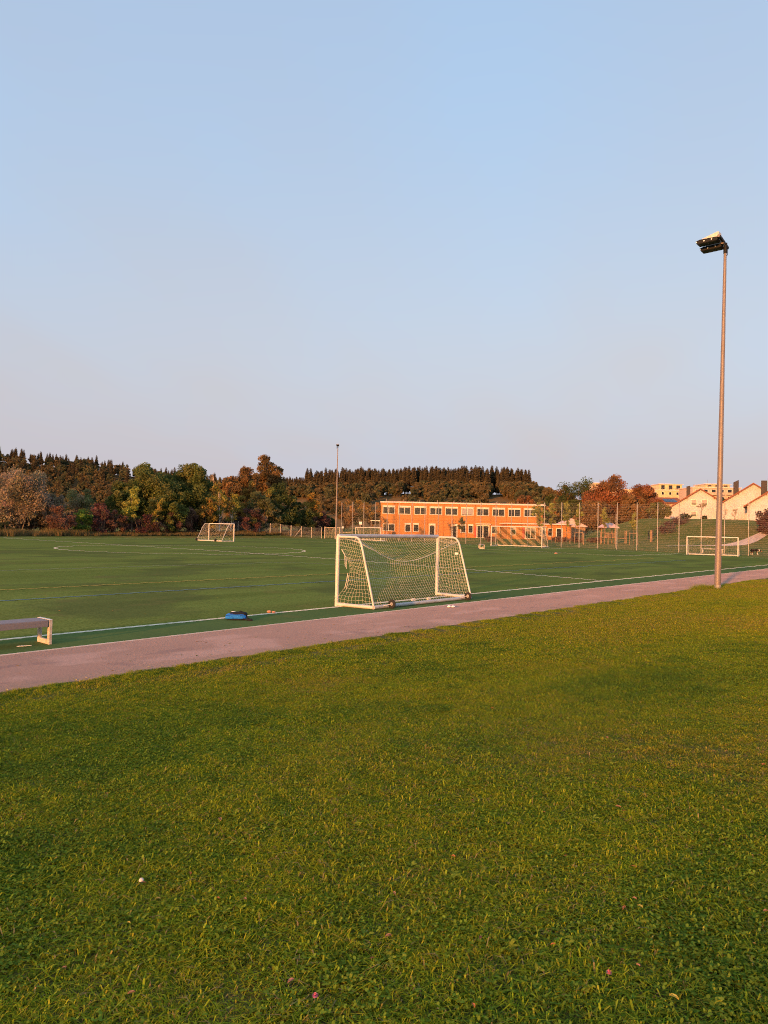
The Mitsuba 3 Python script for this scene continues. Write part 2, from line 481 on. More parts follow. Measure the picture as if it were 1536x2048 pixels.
def grass_tile(seed, blades, clover, weeds, straw, hmin=.016, hmax=.050, size=1.0, tint=(1, 1, 1), wide=1.0):
    # a round tuft of turf whose density falls off towards its rim, so that neighbours blend
    r = np.random.default_rng(seed)
    n = blades
    rad = .95 * np.sqrt(r.random(n)) * (.55 + .45 * r.random(n)); th = r.uniform(0, 2 * np.pi, n)
    p = np.stack([rad * np.cos(th), rad * np.sin(th)], 1) * size
    dens = meshkit.noise(np.column_stack([p * 7, np.full(n, seed)]), seed)
    h = r.uniform(hmin, hmax, n) * (.35 + 1.3 * dens)
    a = r.uniform(0, 2 * np.pi, n); lean = np.abs(r.normal(1.25, .6, n))
    w = r.uniform(.0020, .0044, n) * wide
    h = h * np.clip(.42 + .5 * lean, .42, 1.25)
    d = np.stack([np.cos(a), np.sin(a)], 1); s = np.stack([-d[:, 1], d[:, 0]], 1)
    twist = r.uniform(0, 2 * np.pi, n); s = s * np.cos(twist)[:, None] * .6 + d * np.sin(twist)[:, None] * .25 + s * .4
    base = np.column_stack([p, np.full(n, -.004)])
    mid = base + np.column_stack([d * (h * .36 * lean)[:, None], h * np.clip(.78 - .16 * lean, .3, 1)])
    tip = base + np.column_stack([d * (h * 1.0 * lean)[:, None], h * np.clip(1.05 - .45 * lean, .12, 1)])
    S = np.column_stack([s * w[:, None], np.zeros(n)])
    v = np.stack([base - S, base + S, mid - S * .85, mid + S * .85, tip], 1).reshape(-1, 3)
    f = (np.arange(n)[:, None, None] * 5 + V([[0, 1, 3], [0, 3, 2], [2, 3, 4]])).reshape(-1, 3)
    c = GREENS[r.choice(6, n, p=GREENP)] * r.uniform(.75, 1.3, (n, 1)) * V(tint)
    dry = r.random(n) < straw * (.4 + 1.4 * (meshkit.noise(np.column_stack([p * 4, np.full(n, 3.0)]), seed + 9) > .58))
    c[dry] = V([.30, .225, .095]) * r.uniform(.6, 1.2, (dry.sum(), 1))
    parts, cols = [(v, f)], [vcol(5, c)]
    # clover: three round leaflets on a short stalk
    m = clover
    if m:
        centres = r.uniform(-.5, .5, (max(3, m // 60), 2)) * size
        q = centres[r.integers(0, len(centres), m)] + r.normal(0, .09, (m, 2))
        z = r.uniform(.014, .034, m)
        vv, ff, cc = [], [], []
        for k in range(3):
            ang = r.uniform(0, 2 * np.pi, m) if k == 0 else ang + 2.094
            R = r.uniform(.0036, .0080, m)
            dd = np.stack([np.cos(ang), np.sin(ang)], 1); ss = np.stack([-dd[:, 1], dd[:, 0]], 1)
            tilt = r.normal(0, .55, m)
            o = np.column_stack([q + dd * (R * .95)[:, None], z + tilt * R])
            ringv = []
            for t in np.arange(6) * np.pi / 3:
                ringv.append(o + np.column_stack([dd * (R * np.cos(t))[:, None] + ss * (R * .9 * np.sin(t))[:, None], R * np.cos(t) * tilt]))
            vv.append(np.stack(ringv, 1).reshape(-1, 3))
            ff.append((np.arange(m)[:, None, None] * 6 + V([[0, 1, 2], [0, 2, 3], [0, 3, 4], [0, 4, 5]])).reshape(-1, 3))
            cc.append(vcol(6, V([(.150, .205, .024)]) * V(tint) * r.uniform(.45, 1.45, (m, 1)) * V([1, 1, 1])))
        for x, y in zip(vv, ff):
            parts.append((x, y))
        cols += cc
    # broad-leaved rosettes (dandelion, plantain)
    for _ in range(weeds):
        o = r.uniform(-.48, .48, 2) * size
        k = r.integers(5, 9)
        cw = V([.16, .205, .026]) * r.uniform(.7, 1.35)
        for t in range(k):
            a = t * 2 * np.pi / k + r.normal(0, .25); L = r.uniform(.018, .045); wd = r.uniform(.004, .009)
            d = V([math.cos(a), math.sin(a)]); s = V([-d[1], d[0]])
            rise = r.uniform(.25, .9)
            prof = [(0, .2, .0), (.3, .75, .5), (.6, 1.0, .9), (.85, .7, .95), (1.0, .1, .8)]
            vs = []
            for (u, ww, zz) in prof:
                cxy = o + d * L * u
                for sg in (-1, 1):
                    vs.append((*(cxy + s * sg * wd * ww), .012 + L * rise * zz * .7 + (0.002 * sg)))
            vs = V(vs); i = np.arange(4) * 2
            parts.append((vs, np.vstack([np.stack([i, i + 1, i + 3], 1), np.stack([i, i + 3, i + 2], 1)])))
            cols.append(vcol(len(vs), (cw * r.uniform(.85, 1.2))[None]))
    # dead leaf scraps
    for _ in range(int(r.integers(2, 5))):
        o = r.uniform(-.5, .5, 2) * size; a = r.uniform(0, 6.28); L = r.uniform(.008, .016)
        d = V([math.cos(a), math.sin(a)]) * L; s = V([-d[1], d[0]]) * .5
        z = r.uniform(.018, .032)
        vs = V([(*(o - d), z), (*(o + s), z + .006), (*(o + d), z + .002), (*(o - s), z + .004)])
        parts.append((vs, V([[0, 1, 2], [0, 2, 3]])))
        cols.append(vcol(4, V([[(.30, .12, .06), (.26, .18, .06), (.30, .24, .10), (.20, .09, .07)][r.integers(0, 4)]])))
    v, f = join(parts)
    return v, f, np.vstack(cols)


TILES = [(11, 11500, 450, 7, .04, (.90, .96, 1.0)), (12, 10000, 1300, 10, .03, (.74, .86, .95)), (13, 11500, 250, 9, .06, (1.06, 1.02, .95)), (14, 10500, 800, 12, .04, (.95, 1.03, 1.0)),
         (15, 11500, 150, 5, .10, (1.12, 1.0, 1.1)), (16, 11000, 450, 10, .06, (1.04, 1.04, .9)), (17, 11500, 120, 4, .22, (1.22, .98, 1.3))]
for i, (a0, a1, a2, a3, a4, tint) in enumerate(TILES):
    v, f, c = grass_tile(a0, a1, a2, a3, a4, tint=tint)
    scene[f'grass_tile_{i}'] = {'type': 'shapegroup', 'blades': mikit.ply((v, f), 'mat_grass', color=c)}
    v, f, c = grass_tile(a0 + 50, int(a1 * .38), int(a2 * .4), a3, a4, tint=tint, wide=1.9)      # the same turf, coarser, for far off
    scene[f'grass_far_tile_{i}'] = {'type': 'shapegroup', 'blades': mikit.ply((v, f), 'mat_grass', color=c)}
v, f, c = grass_tile(31, 500, 0, 10, .10, .08, .24, .5)
scene['grass_tile_tall'] = {'type': 'shapegroup', 'blades': mikit.ply((v, f), 'mat_grass', color=c)}


def lay(name, group, x, y, a, s=1.0, zs=1.0, dz=.012):
    e = .3
    z0 = float(gz(x, min(y, -4.41)))
    gx = (float(gz(x + e, min(y, -4.41))) - float(gz(x - e, min(y, -4.41)))) / (2 * e)
    gy = (float(gz(x, min(y + e, -4.41))) - float(gz(x, min(y - e, -4.41)))) / (2 * e)
    c_, s_ = math.cos(a) * s, math.sin(a) * s
    M = [[c_, -s_, 0, x], [s_, c_, 0, y], [gx * c_ + gy * s_, -gx * s_ + gy * c_, zs, z0 + dz], [0, 0, 0, 1]]
    return {'type': 'instance', 'to_world': T(M), 'group': {'type': 'ref', 'id': group}}


rt = random.Random(4)
n_tile = 0
step = .78
for ix in range(-50, 50):
    for iy in range(0, 21):
        x, y = (ix + .5 * (iy % 2)) * step + rt.uniform(-.16, .16), -5.34 - iy * step * .87 + rt.uniform(-.1, .1)
        d = V([x, y]) - CAM[:2]
        fwd, side = d @ V([.755, .656]), d @ V([.656, -.755])
        if fwd < .5 or abs(side) > .60 * fwd + 1.8:
            continue
        n_tile += 1
        wet = float(meshkit.fbm(V([[x * .23 + 3, y * .42, 1.7]]), 3, 8)[0] - .48) * 1.7 + .48 + rt.uniform(-.09, .09) - .016 * (math.hypot(*d) - 6)
        kind = rt.choice([1, 1, 3, 0]) if wet > .55 else rt.choice([0, 3, 5, 2]) if wet > .46 else rt.choice([2, 5, 2, 4]) if wet > .36 else rt.choice([4, 6, 2, 4])
        scene[f'lawn_grass__{n_tile:03d}'] = lay('lawn_grass', f'grass_{"far_" if math.hypot(*d) > 11 else ""}tile_{kind}', x, y, rt.uniform(0, 6.28), rt.uniform(.92, 1.08), rt.uniform(.8, 1.1))
for k in range(64):      # ragged grass lip over the path's edge
    x = -34 + k * .42 + (k > 30) * (k - 30) * .45
    n_tile += 1
    scene[f'lawn_grass__{n_tile:03d}'] = lay('lawn_grass', f'grass_{"far_" if k > 12 else ""}tile_{k % 6}', x, -4.76 + rt.uniform(-.07, .07), rt.uniform(0, 6.28), .38, rt.uniform(.9, 1.3))
label('lawn_grass', 'mown grass mixed with clover and broad weeds', 'grass', kind='stuff')
for k, (dx, dy, s) in enumerate([(-.75, .32, .9), (-.5, .22, 1.0), (-.2, .3, .8), (.25, .18, .7), (-1.1, .3, .8), (-.05, -.25, .5), (.5, .1, .6), (-1.5, .25, .7)]):
    scene[f'tall_weeds__{k + 1:03d}'] = lay('tall_weeds', 'grass_tile_tall', -.28 + dx, -4.95 + dy, k * 1.3, s, s * 1.2)
label('tall_weeds', 'taller unmown weeds around the foot of the lamp mast', 'weeds', kind='stuff')


# scraps of leaf and grass blown over the path and the near turf
def scraps():
    r = np.random.default_rng(40)
    vs, cs = [], []
    for _ in range(420):
        x = -33 + 45 * r.random() ** 1.4; y = -4.35 + 2.0 * r.random() ** 2.2 if r.random() < .55 else r.uniform(-4, 14)
        z = (.006 if y < -1.7 else float(crown_z(y)) + .014); L = r.uniform(.012, .035); a = r.uniform(0, 6.28)
        d = V([math.cos(a), math.sin(a)]) * L; s = V([-d[1], d[0]]) * r.uniform(.3, .5)
        vs += [(*(V([x, y]) - d), z), (*(V([x, y]) + s), z + .01), (*(V([x, y]) + d), z + .003), (*(V([x, y]) - s), z + .006)]
        cs.append(V([(.30, .17, .08), (.40, .33, .16), (.18, .10, .06), (.16, .18, .05)][r.integers(0, 4)]))
    v = V(vs)
    return v, (np.arange(420)[:, None, None] * 4 + V([[0, 1, 2], [0, 2, 3]])).reshape(-1, 3), vcol(4, V(cs))


v, f, c = scraps()
obj('leaf_litter', (v, f), 'mat_vertex', None, color=c, kind='stuff', text='tiny dry scraps of leaf and grass scattered over path and turf', cat='litter')


# dry tall grass below the far trees
def dry_tile(seed):
    r = np.random.default_rng(seed)
    n = 900
    p = r.uniform(-1, 1, (n, 2)); h = r.uniform(.25, .75, n); a = r.uniform(0, 6.28, n)
    d = np.stack([np.cos(a), np.sin(a)], 1)
    base = np.column_stack([p, np.zeros(n)]); tip = base + np.column_stack([d * (h * .35)[:, None], h])
    S = np.column_stack([np.stack([-d[:, 1], d[:, 0]], 1) * .02, np.zeros(n)])
    v = np.stack([base - S, base + S, tip], 1).reshape(-1, 3)
    c = V([.24, .17, .085]) * r.uniform(.5, 1.2, (n, 1))
    g = r.random(n) < .35
    c[g] = V([.12, .12, .035])
    return v, np.arange(3 * n).reshape(-1, 3), vcol(3, c)


for i in range(2):
    v, f, c = dry_tile(60 + i)
    scene[f'dry_tile_{i}'] = {'type': 'shapegroup', 'blades': mikit.ply((v, f), 'mat_grass', color=c)}
n = 0
for k in range(110):
    x = -8 + (k % 55) * 1.15 + rt.uniform(-.4, .4); y = 73.6 + (k // 55) * 1.6 + rt.uniform(-.4, .4) + .012 * x
    s = 1.15 if x < 12 else .6
    n += 1
    scene[f'dry_grass__{n:03d}'] = {'type': 'instance', 'to_world': T().translate([x, y, float(gz(x, y))]).rotate([0, 0, 1], rt.uniform(0, 360)).scale([1, 1, s * rt.uniform(.7, 1.2)]), 'group': {'type': 'ref', 'id': f'dry_tile_{k % 2}'}}
label('dry_grass', 'strip of tall dry straw-coloured grass below the far trees', 'grass', kind='stuff')


# ---------------------------------------------------------------- trees
def sphere_dirs(r, n):
    d = r.normal(size=(n, 3)); return d / np.linalg.norm(d, axis=1, keepdims=True)


def leaves(r, centres, radii, n, size, cols, flat=1.0, droop=0.0):
    """n leaf sprigs scattered through clumps; returns v, f, colours."""
    k = r.integers(0, len(centres), n)
    d = sphere_dirs(r, n) * (r.random(n) ** .45)[:, None]
    d[:, 2] *= flat
    p = centres[k] + d * radii[k][:, None]
    p[:, 2] -= droop * radii[k] * r.random(n) ** 2
    a = sphere_dirs(r, n); b = np.cross(a, sphere_dirs(r, n)); b /= np.linalg.norm(b, axis=1, keepdims=True)
    s = size * r.uniform(.55, 1.3, n)[:, None]
    v = np.stack([p - a * s * .5, p + b * s * .42, p + a * s * .6, p - b * s * .38], 1).reshape(-1, 3)
    f = (np.arange(n)[:, None, None] * 4 + V([[0, 1, 2], [0, 2, 3]])).reshape(-1, 3)
    cc = cols[k] * r.uniform(.70, 1.30, (n, 1)) * (1 + r.normal(0, .05, (n, 3)))
    return v, f, vcol(4, cc)


def broadleaf(seed, h, w, cols, base=.12, n=3800, clumps=55, leaf=.28, trunk_r=None, spread=1.0, gaps=.0, lean=0.0, top=1.0, stems=1, rag=.26, flat=.8):
    """(trunk mesh, crown mesh, crown colours) of a tree or shrub standing at the origin."""
    r = np.random.default_rng(seed)
    zb = base * h
    H = h - zb
    # uneven outline: the crown's radius changes with direction
    d = sphere_dirs(r, clumps)
    lob = meshkit.fbm(d * 1.9 + seed, 3, seed)
    rad = (1 - rag) + rag * 2 * lob
    rr = r.random(clumps) ** .38
    c = d * (rr * rad)[:, None]
    zz = c[:, 2]
    taper = np.where(zz > 0, 1 - (1 - 1 / (1 + top)) * np.maximum(zz, 0) ** 1.4 * .6, 1.0)
    cr = np.clip(.40 * (1 - .42 * rr), .1, 1) * r.uniform(.6, 1.2, clumps) * w / 2 * (1.0 if clumps > 30 else 1.2)
    C = np.column_stack([c[:, 0] * w / 2 * .92 * taper * spread, c[:, 1] * w / 2 * .92 * taper * spread, zb + H * .5 + zz * (H * .5)])
    C[:, 2] = np.clip(C[:, 2], zb * .9 + cr * .5, h - cr * .75)
    C[:, 0] += lean * C[:, 2]
    rho = np.linalg.norm((C - V([lean * h * .6, 0, zb + H * .45])) / V([w / 2, w / 2, H / 2]), axis=1)
    for k in np.argsort(rho)[3:]:     # no clump floats free of those further in
        inner = np.flatnonzero(rho < rho[k] - 1e-9)
        dk = np.linalg.norm(C[inner] - C[k], axis=1)
        m = dk.argmin()
        gap = dk[m] - .66 * (cr[k] + cr[inner[m]])
        if gap > 0:
            C[k] += (C[inner[m]] - C[k]) * gap / dk[m]
    n = int(n * 2.2 * np.clip(w * h / 38, .75, 2.4))
    cols = np.asarray(cols, float)
    cc = cols[r.integers(0, len(cols), clumps)] * r.uniform(.72, 1.3, (clumps, 1))
    v, f, col = leaves(r, C, cr, n, leaf * .74, cc * V([1.72, 1.86, 2.5]), flat=flat)
    tr = trunk_r or max(.06, h * .016)
    parts = []
    for s in range(stems):
        o = V([0, 0, 0.]) if stems == 1 else V([*r.normal(0, w * .07, 2), 0])
        e = V([lean * h * .8 + r.normal(0, w * .05), r.normal(0, w * .05), h * .80]) + o * 2.2
        t = np.linspace(0, 1, 7)[:, None]
        pts = o + (e - o) * t + np.column_stack([np.sin(t[:, 0] * 5 + s) * w * .015, np.cos(t[:, 0] * 4 + s) * w * .015, t[:, 0] * 0])
        pts[0, 2] = -.25
        parts.append(tube(pts, tr * (1 - .82 * t[:, 0]) / (stems ** .4), 7))
        pick = r.choice(clumps, min(clumps, 9 if stems == 1 else 4), replace=False)
        for k in pick:
            q = C[k]
            u = np.clip((q[2] / h) * .62, .12, .75)
            a = o + (e - o) * u
            m = (a + q) / 2 + V([0, 0, -.04 * h * r.random()])
            parts.append(tube([a, m, q], [tr * .36, tr * .24, tr * .08], 5))
    return join(parts), (v, f), col


KINDS = {
    # colours, base, leaves, clumps, leaf size, extra
    'willow': ('greyish tan willow', [(.165, .120, .062), (.135, .110, .050), (.19, .130, .070)], dict(base=.03, n=5200, clumps=80, leaf=.26, stems=4, rag=.32, top=.6, flat=1.3)),
    'bushtree': ('low olive and tan tree', [(.11, .105, .035), (.16, .115, .05), (.09, .10, .03)], dict(base=.05, n=3600, clumps=50, leaf=.25, stems=2)),
    'redshrub': ('rusty red shrub', [(.095, .046, .026), (.115, .056, .028), (.075, .042, .024)], dict(base=.0, n=2200, clumps=34, leaf=.22, stems=4)),
    'darkred': ('dark wine red shrub', [(.064, .027, .021), (.080, .034, .024), (.055, .032, .02)], dict(base=.0, n=2200, clumps=34, leaf=.22, stems=4)),
    'brightgreen': ('bright green small tree', [(.085, .120, .016), (.065, .100, .016), (.11, .13, .022)], dict(base=.0, n=2200, clumps=30, leaf=.22, stems=2, top=1.5)),
    'olive': ('big dark olive green tree', [(.070, .078, .018), (.050, .062, .014), (.095, .092, .022)], dict(base=.06, n=6500, clumps=85, leaf=.30, rag=.3)),
    'olive2': ('brownish olive tree', [(.10, .085, .022), (.085, .075, .02), (.13, .09, .026)], dict(base=.1, n=3600, clumps=50, leaf=.30)),
    'yellowgreen': ('slim yellow green tree', [(.17, .165, .026), (.13, .145, .022), (.20, .175, .03)], dict(base=.08, n=2200, clumps=30, leaf=.24, top=1.6)),
    'yellowgold': ('slim golden yellow tree', [(.19, .145, .022), (.15, .13, .022), (.21, .15, .03)], dict(base=.08, n=2200, clumps=30, leaf=.24)),
    'darkgreenshrub': ('blackish green round shrub', [(.024, .030, .012), (.03, .035, .014)], dict(base=.0, n=1400, clumps=24, leaf=.18, stems=2)),
    'gold': ('yellow orange autumn tree', [(.20, .115, .022), (.17, .12, .022), (.15, .08, .02)], dict(base=.1, n=3000, clumps=40, leaf=.28)),
    'birch': ('thin birch with pale trunk', [(.15, .125, .022), (.12, .11, .02), (.17, .12, .026)], dict(base=.22, n=1500, clumps=26, leaf=.24, rag=.34, top=1.4)),
    'brown': ('tall rusty brown tree', [(.120, .066, .022), (.095, .058, .020), (.14, .075, .024)], dict(base=.1, n=4200, clumps=56, leaf=.34)),
    'bigbrown': ('tallest round crowned brown tree', [(.115, .066, .022), (.095, .060, .020), (.14, .08, .026)], dict(base=.10, n=6000, clumps=95, leaf=.34, rag=.12, top=.5)),
    'darkgreen': ('dark green leafy tree', [(.046, .056, .014), (.036, .046, .013), (.064, .066, .018)], dict(base=.05, n=3800, clumps=50, leaf=.30)),
    'dullgreen': ('dull green tree', [(.075, .075, .026), (.062, .066, .022), (.09, .08, .03)], dict(base=.05, n=3400, clumps=46, leaf=.28)),
    'purple': ('dark purplish brown bush', [(.066, .032, .024), (.052, .030, .022), (.08, .036, .026)], dict(base=.0, n=2300, clumps=34, leaf=.25, stems=3)),
    'orange': ('orange brown autumn tree', [(.20, .095, .024), (.17, .085, .022), (.15, .09, .024)], dict(base=.08, n=3200, clumps=40, leaf=.32)),
    'paletree': ('thin pale bare topped tree', [(.22, .15, .07), (.19, .13, .06)], dict(base=.2, n=900, clumps=20, leaf=.26, rag=.34, top=1.8)),
    'rust': ('orange red autumn tree', [(.175, .066, .024), (.150, .062, .022), (.12, .06, .022)], dict(base=.1, n=5200, clumps=70, leaf=.34, rag=.34)),
    'greenbrown': ('green brown leafy tree', [(.085, .075, .022), (.07, .065, .02), (.12, .07, .024)], dict(base=.05, n=3000, clumps=42, leaf=.3)),
}
TREES = [
   ('willow', 7.3, 81.6, 8.4, 7.7, 'at the far left edge of the field, largest of the pale bushes'),
   ('willow', 11.4, 81.5, 5.4, 4.0, 'low and small, right of the biggest one'),
   ('bushtree', 17.5, 85.2, 6.6, 5.5, 'between the willow bushes and the olive trees'),
   ('redshrub', 9.4, 74.7, 3.8, 3.8, 'standing on the dry grass in front of the willow bushes'),
   ('brightgreen', 12.4, 75.1, 3.5, 2.7, 'low at the field edge between rusty and wine red shrubs'),
   ('darkred', 15.0, 75.2, 4.2, 3.8, 'right of the bright green small tree at the left'),
   ('redshrub', 17.0, 75.2, 3.3, 3.3, 'second rusty shrub from the left, behind the bright green tree'),
   ('olive', 25.6, 81.8, 10.3, 8.7, 'left of the two biggest, near the distant goal'),
   ('olive', 32.6, 81.3, 10.6, 8.6, 'right of the two biggest, above the distant goal'),
   ('olive', 21.6, 81.9, 7.4, 4.7, 'narrow, left flank of the two biggest'),
   ('yellowgreen', 19.4, 75.3, 6.6, 2.7, 'standing in front of the left big olive tree'),
   ('yellowgold', 22.9, 75.1, 5.8, 3.0, 'in front of the gap between the two big olive trees'),
   ('darkred', 21.0, 75.1, 2.9, 4.5, 'lowest one under the big olive trees'),
   ('redshrub', 25.0, 75.1, 3.4, 4.2, 'rusty one under the right big olive tree'),
   ('redshrub', 28.1, 75.3, 4.0, 3.7, 'rightmost rusty one, next to the distant wheeled goal'),
   ('darkgreenshrub', 3.2, 75.0, 1.8, 2.0, 'at the far left picture edge over the dry grass'),
   ('olive', 25.4, 75.2, 6.5, 4.2, 'squeezed in front of the two big olive trees'),
   ('gold', 31.3, 75.4, 5.5, 3.7, 'drooping over the distant wheeled goal'),
   ('birch', 33.8, 75.5, 8.1, 3.3, 'upright one right behind the distant wheeled goal'),
   ('birch', 35.8, 75.5, 6.7, 3.0, 'leaning one right of the distant wheeled goal'),
   ('olive2', 42.6, 89.8, 9.1, 4.3, 'behind the birches above the distant goal'),
   ('brown', 50.5, 91.1, 12.4, 6.3, 'left of the tallest round crowned tree'),
   ('brown', 53.8, 99.6, 11.4, 4.8, 'behind the birches, left neighbour of the tall brown trees'),
   ('gold', 44.8, 82.6, 9.0, 4.7, 'in the middle of the row behind the birches'),
   ('bigbrown', 59.8, 95.6, 14.8, 7.0, 'rising highest above the row left of the far lamp mast'),
   ('darkgreen', 46.2, 75.7, 8.4, 5.2, 'in front of the tallest round crowned tree'),
   ('dullgreen', 41.2, 75.4, 7.3, 4.4, 'left of the dark tree below the tallest crown'),
   ('birch', 42.4, 75.5, 7.9, 2.4, 'in front of the dull green tree'),
   ('purple', 39.7, 75.6, 4.5, 4.4, 'behind the left half of the low chain link fence'),
   ('darkgreen', 49.0, 75.6, 5.4, 3.6, 'right of the tallest crown, behind the chain link fence'),
   ('dullgreen', 43.9, 75.4, 5.3, 4.0, 'small one between two dark green trees'),
   ('gold', 52.8, 75.8, 6.9, 3.6, 'left of the far lamp mast at the end of the row'),
   ('darkgreen', 51.1, 75.5, 4.2, 4.2, 'low one below the yellow orange tree near the far mast'),
   ('purple', 54.8, 75.8, 3.7, 3.8, 'right end of the row, close to the far lamp mast'),
   ('orange', 72.7, 87.2, 6.1, 5.6, 'just right of the far lamp mast'),
   ('gold', 77.8, 87.3, 6.8, 5.4, 'between the far lamp mast and the school'),
   ('orange', 81.2, 86.5, 6.3, 4.6, 'directly behind the left corner of the orange school'),
   ('darkgreen', 57.8, 77.0, 2.9, 3.5, 'small one behind the wire gate'),
   ('paletree', 57.6, 110.4, 14.4, 2.1, 'poking above the row left of the tall brown trees'),
   ('rust', 99.8, 62.0, 9.0, 5.4, 'behind the right end of the orange school roof'),
   ('gold', 102.1, 67.0, 8.5, 4.9, 'behind the school roof, left of the orange red one'),
   ('darkgreen', 107.1, 53.5, 12.9, 11.3, 'highest dark crown behind the school annex'),
   ('brown', 112.5, 59.5, 11.7, 6.7, 'left shoulder of the clump behind the annex'),
   ('rust', 108.4, 47.4, 13.3, 10.9, 'reddest top of the clump right of the annex'),
   ('brown', 111.7, 51.2, 12.6, 8.3, 'filling the clump between dark and red crowns'),
   ('rust', 115.7, 43.7, 10.0, 8.6, 'right part of the clump, before the yellow flats'),
   ('brown', 106.2, 42.5, 7.3, 7.8, 'under the reddest crown behind the ball fence'),
   ('greenbrown', 105.8, 36.9, 3.6, 5.3, 'rightmost of the clump beside the white houses'),
   ('brown', 99.9, 46.8, 7.1, 8.6, 'low in the clump behind the young trees'),
   ('darkgreen', 117.1, 65.0, 10.2, 5.7, 'at the left foot of the clump behind the school'),
   ('orange', 103.5, 57.7, 8.7, 3.1, 'glowing one left of the clump behind the annex'),
   ('darkgreen', 137.6, 33.8, 5.8, 3.3, 'between the first and second white house'),
]

for i, (kind, x, y, h, w, where) in enumerate(TREES):
    words, cols, kw = KINDS[kind]
    small = h < 5.0 and kw.get('base', 0) == 0
    t = thing('shrub' if small else ('birch_tree' if kind == 'birch' else 'autumn_tree'), f'{words} {where}', 'shrub' if small else 'tree')
    z = float(gz(x, y)) - .05
    sc = .9 if h < 6 else 1
    trunk, crown, col = broadleaf(100 + i, h, w * 1.06, cols, lean=.10 if kind == 'birch' and i % 2 else 0, **kw)
    M = T().translate([x, y, z])
    obj('trunk', trunk, 'mat_birch_bark' if kind in ('birch', 'paletree') else 'mat_bark', t, smooth=True, to_world=M)
    obj('crown', crown, 'mat_leaf', t, color=col, to_world=M)

# dark undergrowth that closes the gaps at the foot of the trees
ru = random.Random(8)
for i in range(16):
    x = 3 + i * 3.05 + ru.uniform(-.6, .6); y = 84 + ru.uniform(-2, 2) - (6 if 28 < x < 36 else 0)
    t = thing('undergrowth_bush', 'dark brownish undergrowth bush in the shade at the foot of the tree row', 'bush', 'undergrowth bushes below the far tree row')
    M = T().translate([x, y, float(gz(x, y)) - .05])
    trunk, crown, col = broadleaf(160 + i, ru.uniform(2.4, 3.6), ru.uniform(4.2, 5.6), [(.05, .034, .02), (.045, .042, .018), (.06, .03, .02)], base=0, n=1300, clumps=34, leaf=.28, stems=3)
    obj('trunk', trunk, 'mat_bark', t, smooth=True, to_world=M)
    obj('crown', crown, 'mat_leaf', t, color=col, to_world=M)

# slim young trees behind the ball fence, each tied between two stakes
YOUNG = [
   (60.6, 37.1, 6.5, 2.43, 'with widest crown, first from the left beside the school'),
   (63.7, 36.6, 6.0, 1.6, 'second from the left over the annex roof'),
   (63.2, 34.0, 6.7, 1.43, 'third from the left over the annex'),
   (63.5, 32.3, 6.1, 1.41, 'at the right end wall of the annex'),
   (64.9, 29.1, 5.5, 1.4, 'standing left of the play hut'),
   (66.6, 25.6, 4.7, 1.18, 'standing right of the play hut'),
]

for i, (x, y, h, w, where) in enumerate(YOUNG):
    t = thing('young_tree', f'young yellow green tree {where}', 'tree')
    M = T().translate([x, y, float(gz(x, y)) - .03])
    trunk, crown, col = broadleaf(300 + i, h, w, [(.155, .150, .030), (.125, .130, .028), (.18, .16, .036)], base=.36, n=1500, clumps=26, leaf=.19, trunk_r=.05, top=.8, rag=.3)
    obj('trunk', trunk, 'mat_bark', t, smooth=True, to_world=M)
    obj('crown', crown, 'mat_leaf', t, color=col, to_world=M)
    for s in (-1, 1):
        obj('stake', tube([(s * .35, -s * .4, -.1), (s * .35, -s * .4, 1.75)], .05, 7), 'mat_wood', t, smooth=40, to_world=M)
    obj('cross_rail', bar((-.35, .4, 1.62), (.35, -.4, 1.62), .05, .08), 'mat_wood', t, to_world=M)
for i, (x, y, h, w, words, cols) in enumerate([
        (56.9, 62.8, 3.9, 2.1, 'thin sparse sapling in front of the left end of the orange school', [(.15, .09, .03)]),
        (62.3, 53.5, 3.6, 1.7, 'nearly bare brown sapling in front of the middle of the orange school', [(.13, .075, .035)]),
        (61.5, 51.0, 3.9, 1.5, 'small dark green sapling in front of the middle of the orange school', [(.05, .06, .02)])]):
    t = thing('sapling', words, 'tree')
    M = T().translate([x, y, float(gz(x, y)) - .03])
    trunk, crown, col = broadleaf(330 + i, h, w, cols, base=.42, n=(260, 160, 700)[i], clumps=18, leaf=.2, trunk_r=.045)
    obj('trunk', trunk, 'mat_bark', t, smooth=True, to_world=M)
    obj('crown', crown, 'mat_leaf', t, color=col, to_world=M)


# ---------------------------------------------------------------- wooded ridge
def spruce(seed, h=25.0, w=7.6, base=.34, cols=((.082, .068, .042), (.098, .075, .046), (.066, .060, .038))):
    r = np.random.default_rng(seed)
    cols = V(cols)
    vs, cs = [], []
    whorls = 34
    for k in range(whorls):
        t = (k + r.uniform(0, .6)) / whorls
        z = h * (base + (1 - base) * t)
        L = w / 2 * (1 - t) ** .48 * (1 if t > .12 else .55 + t * 3.5) + .30
        nb = 9 if t < .7 else 6
        for a in r.uniform(0, 2 * np.pi) + np.arange(nb) * 2 * np.pi / nb + r.normal(0, .25, nb):
            l = L * r.uniform(.6, 1.15)
            d = V([math.cos(a), math.sin(a), 0]); s = V([-d[1], d[0], 0])
            drop = -.42 * l + r.normal(0, .1)
            o = V([0, 0, z]); q = o + d * l + V([0, 0, drop]); m = o + d * l * .55 + V([0, 0, drop * .35])
            wd = l * .42
            c = cols[r.integers(0, len(cols))] * r.uniform(.7, 1.35)
            for tri in ((o, m + s * wd + V([0, 0, -.3 * wd]), q), (o, q, m - s * wd + V([0, 0, -.3 * wd])),
                        (m + s * wd * .4, q, m + V([0, 0, -1.0 * wd]))):
                vs += list(tri); cs.append(c)
    v = V(vs)
    tr = tube([(0, 0, -.8), (0, 0, h * .5), (0, 0, h * .97)], [h * .011, h * .0075, .03], 6)
    return tr, (v, np.arange(len(v)).reshape(-1, 3)), vcol(3, V(cs))


